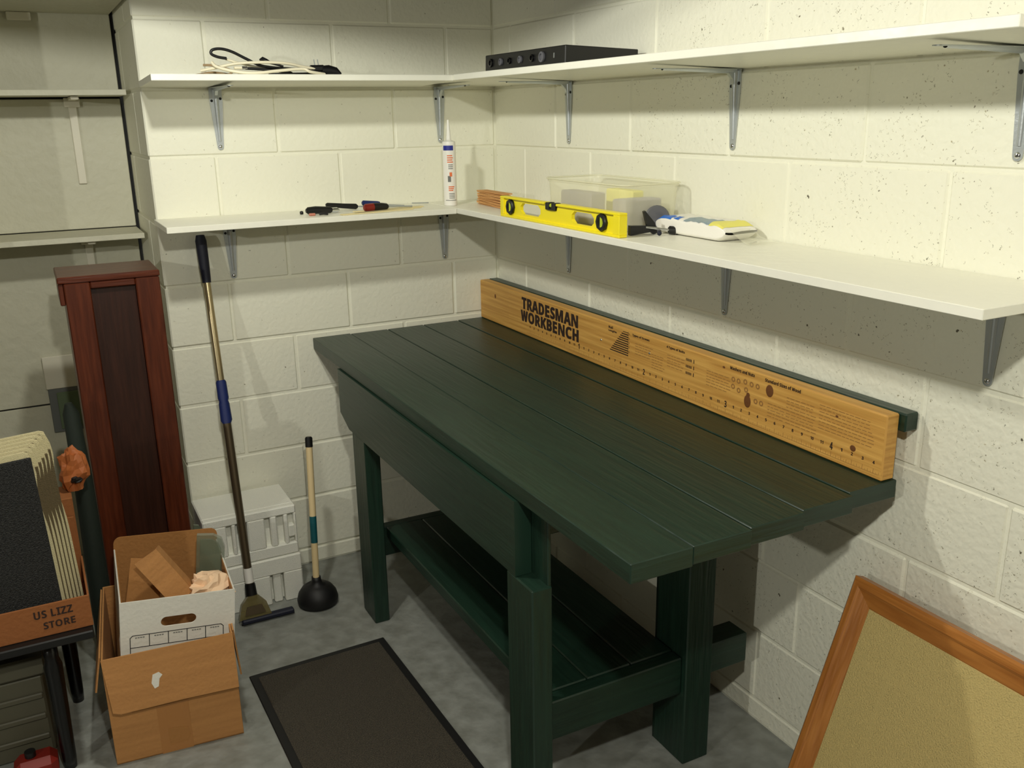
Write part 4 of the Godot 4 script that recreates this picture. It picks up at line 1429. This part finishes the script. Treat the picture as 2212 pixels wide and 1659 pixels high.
	# prints wrap the side that looks into the room
	var wrap := func(bm: Mb, a0: float, a1: float, y0: float, y1: float):
		var n := maxi(2, int(absf(a1 - a0) / 0.12))
		for i in n:
			var p := lerpf(a0, a1, float(i) / n)
			var q := lerpf(a0, a1, float(i + 1) / n)
			var r := 0.0228
			var d0 := Vector3(sin(p), 0, cos(p))
			var d1 := Vector3(sin(q), 0, cos(q))
			bm.quad(d0 * r + Vector3(0, y0, 0), d1 * r + Vector3(0, y0, 0), d1 * r + Vector3(0, y1, 0), d0 * r + Vector3(0, y1, 0), ((d0 + d1) * 0.5).normalized())
	b = Mb.new()
	wrap.call(b, -1.4, 0.25, 0.184, 0.200)
	part("blue_band", b, M.blue_print, o)
	b = Mb.new()
	for k in 4:
		wrap.call(b, -0.75, 0.05 + 0.1 * (k % 2), 0.165 - k * 0.007, 0.1685 - k * 0.007)
	for k in 3:
		wrap.call(b, -0.65, 0.25 - 0.1 * k, 0.062 - k * 0.006, 0.0655 - k * 0.006)
	wrap.call(b, -0.45, -0.05, 0.098, 0.112)
	part("orange_print", b, M.orange_print, o)
	b = Mb.new()
	wrap.call(b, -0.72, -0.25, 0.080, 0.100)
	for k in 3: wrap.call(b, -0.6, 0.1, 0.135 - k * 0.006, 0.1375 - k * 0.006)
	for k in 4: wrap.call(b, -0.6, 0.3, 0.040 - k * 0.005, 0.042 - k * 0.005)
	wrap.call(b, -1.2, 0.6, 0.0175, 0.0195)
	part("small_print", b, M.card_slate, o).set_meta("kind", "stuff")

# ---------------------------------------------------------------- lower right shelf
func lower_shelf_things():
	var Y := 1.2995
	# spirit level
	var lo := Vector3(-0.262, Y, 0.895)
	var o := thing("spirit_level", "bright yellow spirit level with three vials standing on the lower right shelf", "spirit level", lo)
	var hl := 0.322
	var hh := 0.0605
	var b := Mb.new()
	# flanges
	b.bb(Vector3(-0.0125, 0, -hl), Vector3(0.0125, 0.007, hl), 0.0015)
	b.bb(Vector3(-0.0125, hh - 0.0065, -hl), Vector3(0.0125, hh, -0.055), 0.0015)
	b.bb(Vector3(-0.0125, hh - 0.0065, 0.012), Vector3(0.0125, hh, hl), 0.0015)
	b.bb(Vector3(-0.0125, 0.0065, hl - 0.028), Vector3(0.0125, hh - 0.006, hl), 0.0015)
	b.bb(Vector3(-0.0125, 0.0065, -hl), Vector3(0.0125, hh - 0.006, -hl + 0.020), 0.0015)
	# web with two hand slots and vial seats, in an upper and a lower half
	var mid := 0.031
	var upo := PackedVector2Array([Vector2(-hl + 0.01, mid), Vector2(-hl + 0.01, hh - 0.004), Vector2(-0.056, hh - 0.004), Vector2(-0.050, 0.040), Vector2(0.006, 0.040), Vector2(0.012, hh - 0.004), Vector2(hl - 0.01, hh - 0.004), Vector2(hl - 0.01, mid)])
	var dno := PackedVector2Array([Vector2(-hl + 0.01, mid), Vector2(-hl + 0.01, 0.004), Vector2(hl - 0.01, 0.004), Vector2(hl - 0.01, mid)])
	for e in [[0.196, 0.085], [-0.085, -0.205]]:   # slots, from the right end to the left
		var z1: float = e[0]
		var z0: float = e[1]
		for q in [Vector2(z1, 0), Vector2(z1, 0.006), Vector2(z1 - 0.014, 0.0165), Vector2(z0 + 0.014, 0.0165), Vector2(z0, 0.006), Vector2(z0, 0)]:
			upo.append(Vector2(q.x, mid + q.y))
			dno.append(Vector2(q.x, mid - q.y))
	var zx := Transform3D(Basis(Vector3(0, 0, 1), Vector3(0, 1, 0), Vector3(-1, 0, 0)), Vector3.ZERO)
	b.prism(upo, -0.005, 0.005, zx)
	b.prism(dno, -0.005, 0.005, zx)
	part("body", b, M.level_yellow, o)
	var face := Transform3D(Basis(Vector3(0, 0, 1), Vector3(-1, 0, 0), Vector3(0, -1, 0)), Vector3.ZERO)
	for z in [-0.262, 0.238]:
		b = Mb.new()
		var ctr := Transform3D(face.basis, Vector3(-0.005, 0.0315, z))
		b.lathe([Vector2(0.0135, 0.0), Vector2(0.0135, 0.009), Vector2(0.0215, 0.009), Vector2(0.0235, 0.006), Vector2(0.0235, 0.0)], 8, ctr)
		var ring := part("vial_ring", b, M.black, o)
		b = Mb.new()
		b.tube([Vector3(-0.0085, 0.0315 - 0.0145, z), Vector3(-0.0085, 0.0315 + 0.0145, z)], 0.0052, 12)
		part("vial", b, M.vial, ring)
		b = Mb.new()
		b.lathe([Vector2(0.0136, 0.0012), Vector2(0.0, 0.0012)], 16, ctr)
		part("vial_back", b, M.white_plastic, ring)
	b = Mb.new()
	b.bb(Vector3(-0.0115, 0.0405, -0.048), Vector3(0.0115, hh + 0.0005, -0.030), 0.002)
	b.bb(Vector3(-0.0115, 0.0405, -0.0145), Vector3(0.0115, hh + 0.0005, 0.004), 0.002)
	b.bb(Vector3(-0.0115, 0.0405, -0.031), Vector3(0.0115, 0.0455, -0.014), 0.001)
	var holder := part("vial_holder", b, M.black, o)
	b = Mb.new()
	b.tube([Vector3(-0.002, 0.0525, -0.030), Vector3(-0.002, 0.0525, -0.0145)], 0.0060, 12)
	part("vial", b, M.vial, holder)
	# wooden shims
	o = thing("shim_bundle", "bundle of tapered orange cedar shims behind the left end of the yellow level", "wood shims", Vector3(-0.15, Y, 0.28), "", Vector3(0, -0.10, 0))
	for i in 11:
		b = Mb.new()
		var y := 0.0005 + i * 0.0044
		var lift := (i - 3) * 0.0005
		var t0 := 0.0040
		var sgn := 1.0 if i % 2 == 0 else -1.0
		b.prism(PackedVector2Array([Vector2(-0.112 + rng.randf_range(-0.008, 0.008), y), Vector2(0.112, y), Vector2(0.112, y + (t0 if sgn > 0 else 0.0022)), Vector2(-0.112 + rng.randf_range(-0.008, 0.008), y + (0.0022 if sgn > 0 else t0) )]), -0.019, 0.019, Transform3D(Basis(Vector3(0.0, 0, 1), Vector3(0, 1, 0), Vector3(-1, 0, 0)).rotated(Vector3.UP, rng.randf_range(-0.03, 0.03)), Vector3(rng.randf_range(-0.002, 0.002), 0, 0)))
		part("shim", b, M.shim, o)
	# clear plastic container with things inside
	var bo := Vector3(-0.115, Y, 0.935)
	o = thing("clear_container", "clear plastic storage container with rounded corners behind the yellow level", "container", bo)
	var hx := 0.094
	var hz := 0.207
	var ch := 0.119
	var ring_at := func(e: float, y: float) -> Array:
		var r := []
		var rad := 0.030
		for c in [[1, 1, 0.0], [-1, 1, PI / 2], [-1, -1, PI], [1, -1, 3 * PI / 2]]:
			for i in 6:
				var a: float = c[2] + PI * 0.5 * i / 5.0
				r.append(Vector3(c[0] * (hx - e - rad) + rad * cos(a), y, c[1] * (hz - e - rad) + rad * sin(a)))
		r.append(r[0])
		return r
	b = Mb.new()
	b.sheet([ring_at.call(0.000, ch), ring_at.call(0.001, ch - 0.008), ring_at.call(0.004, ch - 0.009), ring_at.call(0.006, 0.06), ring_at.call(0.010, 0.006), ring_at.call(0.014, 0.001)])
	var bt: Array = ring_at.call(0.014, 0.001)
	for i in bt.size() - 1:
		b.tri(Vector3(0, 0.001, 0), bt[i], bt[i + 1], Vector3.UP)
	part("tub", b, M.frosted, o)
	b = Mb.new()
	var rim := []
	rim = ring_at.call(-0.001, ch)
	b.tube(rim, 0.0028, 8, false)
	part("rim", b, M.frosted, o)
	# in it
	for e in [
		["packet", Vector3(-0.052, 0.003, -0.06), Vector3(0.05, 0.085, 0.16), M.lavender, "pale grey packet inside the clear container, left half"],
		["packet", Vector3(0.0, 0.003, 0.13), Vector3(0.12, 0.075, 0.06), M.lavender, "pale lavender packet inside the clear container, right end"],
		["yellow_packet", Vector3(0.035, 0.003, 0.02), Vector3(0.04, 0.090, 0.13), M.label_yellow, "yellow packet inside the clear container"]]:
		b = Mb.new()
		var s: Vector3 = e[2]
		b.bb(Vector3(-s.x / 2, 0, -s.z / 2), Vector3(s.x / 2, s.y, s.z / 2), 0.004)
		single(e[0], b, e[3], e[4], "packet", bo + e[1], "")
	# small grey disc shaped pad leaning on the container
	b = Mb.new()
	b.lathe([Vector2(0.0, -0.004), Vector2(0.030, -0.004), Vector2(0.034, 0.0), Vector2(0.030, 0.004), Vector2(0.0, 0.004)], 24, Transform3D(Basis(Vector3.RIGHT, PI / 2), Vector3(0, 0.034, 0)))
	single("grey_disc", b, M.grey_plastic, "dark grey disc leaning against the right end of the clear container", "disc", Vector3(-0.118, Y, 1.164), "", Vector3(-0.2, -0.35, 0))
	# black bar clamp
	o = thing("bar_clamp", "black bar clamp with a steel rod lying at the right end of the yellow level", "clamp", Vector3(-0.172, Y, 1.195), "", Vector3(0, -0.25, 0))
	b = Mb.new()
	b.prism(PackedVector2Array([Vector2(-0.05, 0.0), Vector2(0.0, 0.006), Vector2(0.022, 0.012), Vector2(0.006, 0.022), Vector2(-0.05, 0.024)]), -0.009, 0.009)
	part("body", b, M.black, o)
	b = Mb.new()
	b.prism(PackedVector2Array([Vector2(0.0, 0.010), Vector2(0.014, 0.0), Vector2(0.024, 0.004), Vector2(0.016, 0.030), Vector2(-0.010, 0.060), Vector2(-0.014, 0.058), Vector2(-0.008, 0.036)]), -0.006, 0.006)
	part("jaw", b, M.black, o)
	b = Mb.new()
	b.tube([Vector3(-0.01, 0.020, 0.012), Vector3(0.06, 0.011, 0.03)], 0.003, 10)
	part("rod", b, M.chrome, o)
	b = Mb.new()
	b.tube([Vector3(0.045, 0.012, 0.027), Vector3(0.047, 0.012, 0.027), Vector3(0.060, 0.011, 0.031), Vector3(0.062, 0.011, 0.031)], [0.007, 0.0105, 0.0105, 0.007], 14)
	b.tube([Vector3(0.064, 0.0125, 0.032), Vector3(0.065, 0.0125, 0.032), Vector3(0.074, 0.0125, 0.035), Vector3(0.075, 0.0125, 0.035)], [0.009, 0.012, 0.012, 0.009], 14)
	part("knob", b, M.black, o)
	b = Mb.new()
	b.blob(Vector3.ZERO, Vector3(0.006, 0.006, 0.006), noise(2, 0.01, 1), 0.0, 14, 8)
	single("purple_bead", b, M.navy, "tiny dark purple bead in front of the bar clamp", "bead", Vector3(-0.163, Y + 0.006, 1.232))
	b = Mb.new()
	b.lathe([Vector2(0.0, -0.003), Vector2(0.007, -0.003), Vector2(0.008, 0.0), Vector2(0.007, 0.003), Vector2(0.0, 0.003)], 16, Transform3D(Basis(Vector3.BACK, PI / 2), Vector3.ZERO))
	var tipc := part("tip_cap", b, M.clear, o)
	tipc.position = Vector3(0.082, 0.0125, 0.037)
	# plastic wrapped pack with blue and yellow labels
	o = thing("wrapped_pack", "flat white plastic wrapped pack with blue and yellow labels on the lower right shelf", "package", Vector3(-0.073, Y, 1.293))
	var px := 0.052
	var pz := 0.138
	var ph := 0.043
	var rows := []
	var nz := noise(17, 0.9, 3)
	for i in 29:
		var t := i / 28.0
		var z := -pz + 2 * pz * t
		var taper := minf(1.0, minf(t, 1.0 - t) * 9.0)
		taper = sqrt(maxf(taper, 0.02))
		var row := []
		for k in 33:
			var a := TAU * (k % 32) / 32.0
			var c := cos(a)
			var s := sin(a)
			var x := px * signf(c) * pow(absf(c), 0.35) * (0.93 + 0.07 * taper)
			var y := ph * 0.5 + ph * 0.5 * signf(s) * pow(absf(s), 0.4) * taper
			y += nz.get_noise_2d(z * 40.0, x * 40.0) * 0.004 * (y / ph)
			row.append(Vector3(x, maxf(y, 0.0), z))
		rows.append(row)
	b = Mb.new()
	b.sheet(rows)
	part("pack", b, M.white_plastic, o)
	var label_on := func(i0: int, i1: int, k0: int, k1: int, m: Material, nm: String):
		var lb := Mb.new()
		var rr := []
		for i in range(i0, i1 + 1):
			var l := []
			for k in range(k0, k1 + 1):
				l.append(rows[i][k] + Vector3(-0.0004 if k > 11 else 0.0, 0.0007, 0))
			rr.append(l)
		lb.sheet(rr)
		part(nm, lb, m, o)
	label_on.call(1, 7, 9, 14, M.label_blue, "blue_label")
	label_on.call(8, 10, 9, 13, M.label_blue, "blue_label")
	label_on.call(12, 22, 8, 13, M.label_grey, "grey_label")
	label_on.call(22, 27, 3, 14, M.label_yellow, "yellow_label")
	b = Mb.new()
	var film := []
	for i in 7:
		var row := []
		for k in 6:
			row.append(Vector3(-0.03 + 0.075 * k / 5.0, 0.003 + 0.026 * exp(-i * 0.6) + 0.003 * sin(i * 0.9 + k * 0.8), pz - 0.004 + 0.075 * i / 6.0))
		film.append(row)
	b.sheet(film)
	part("loose_film", b, M.clear, o)
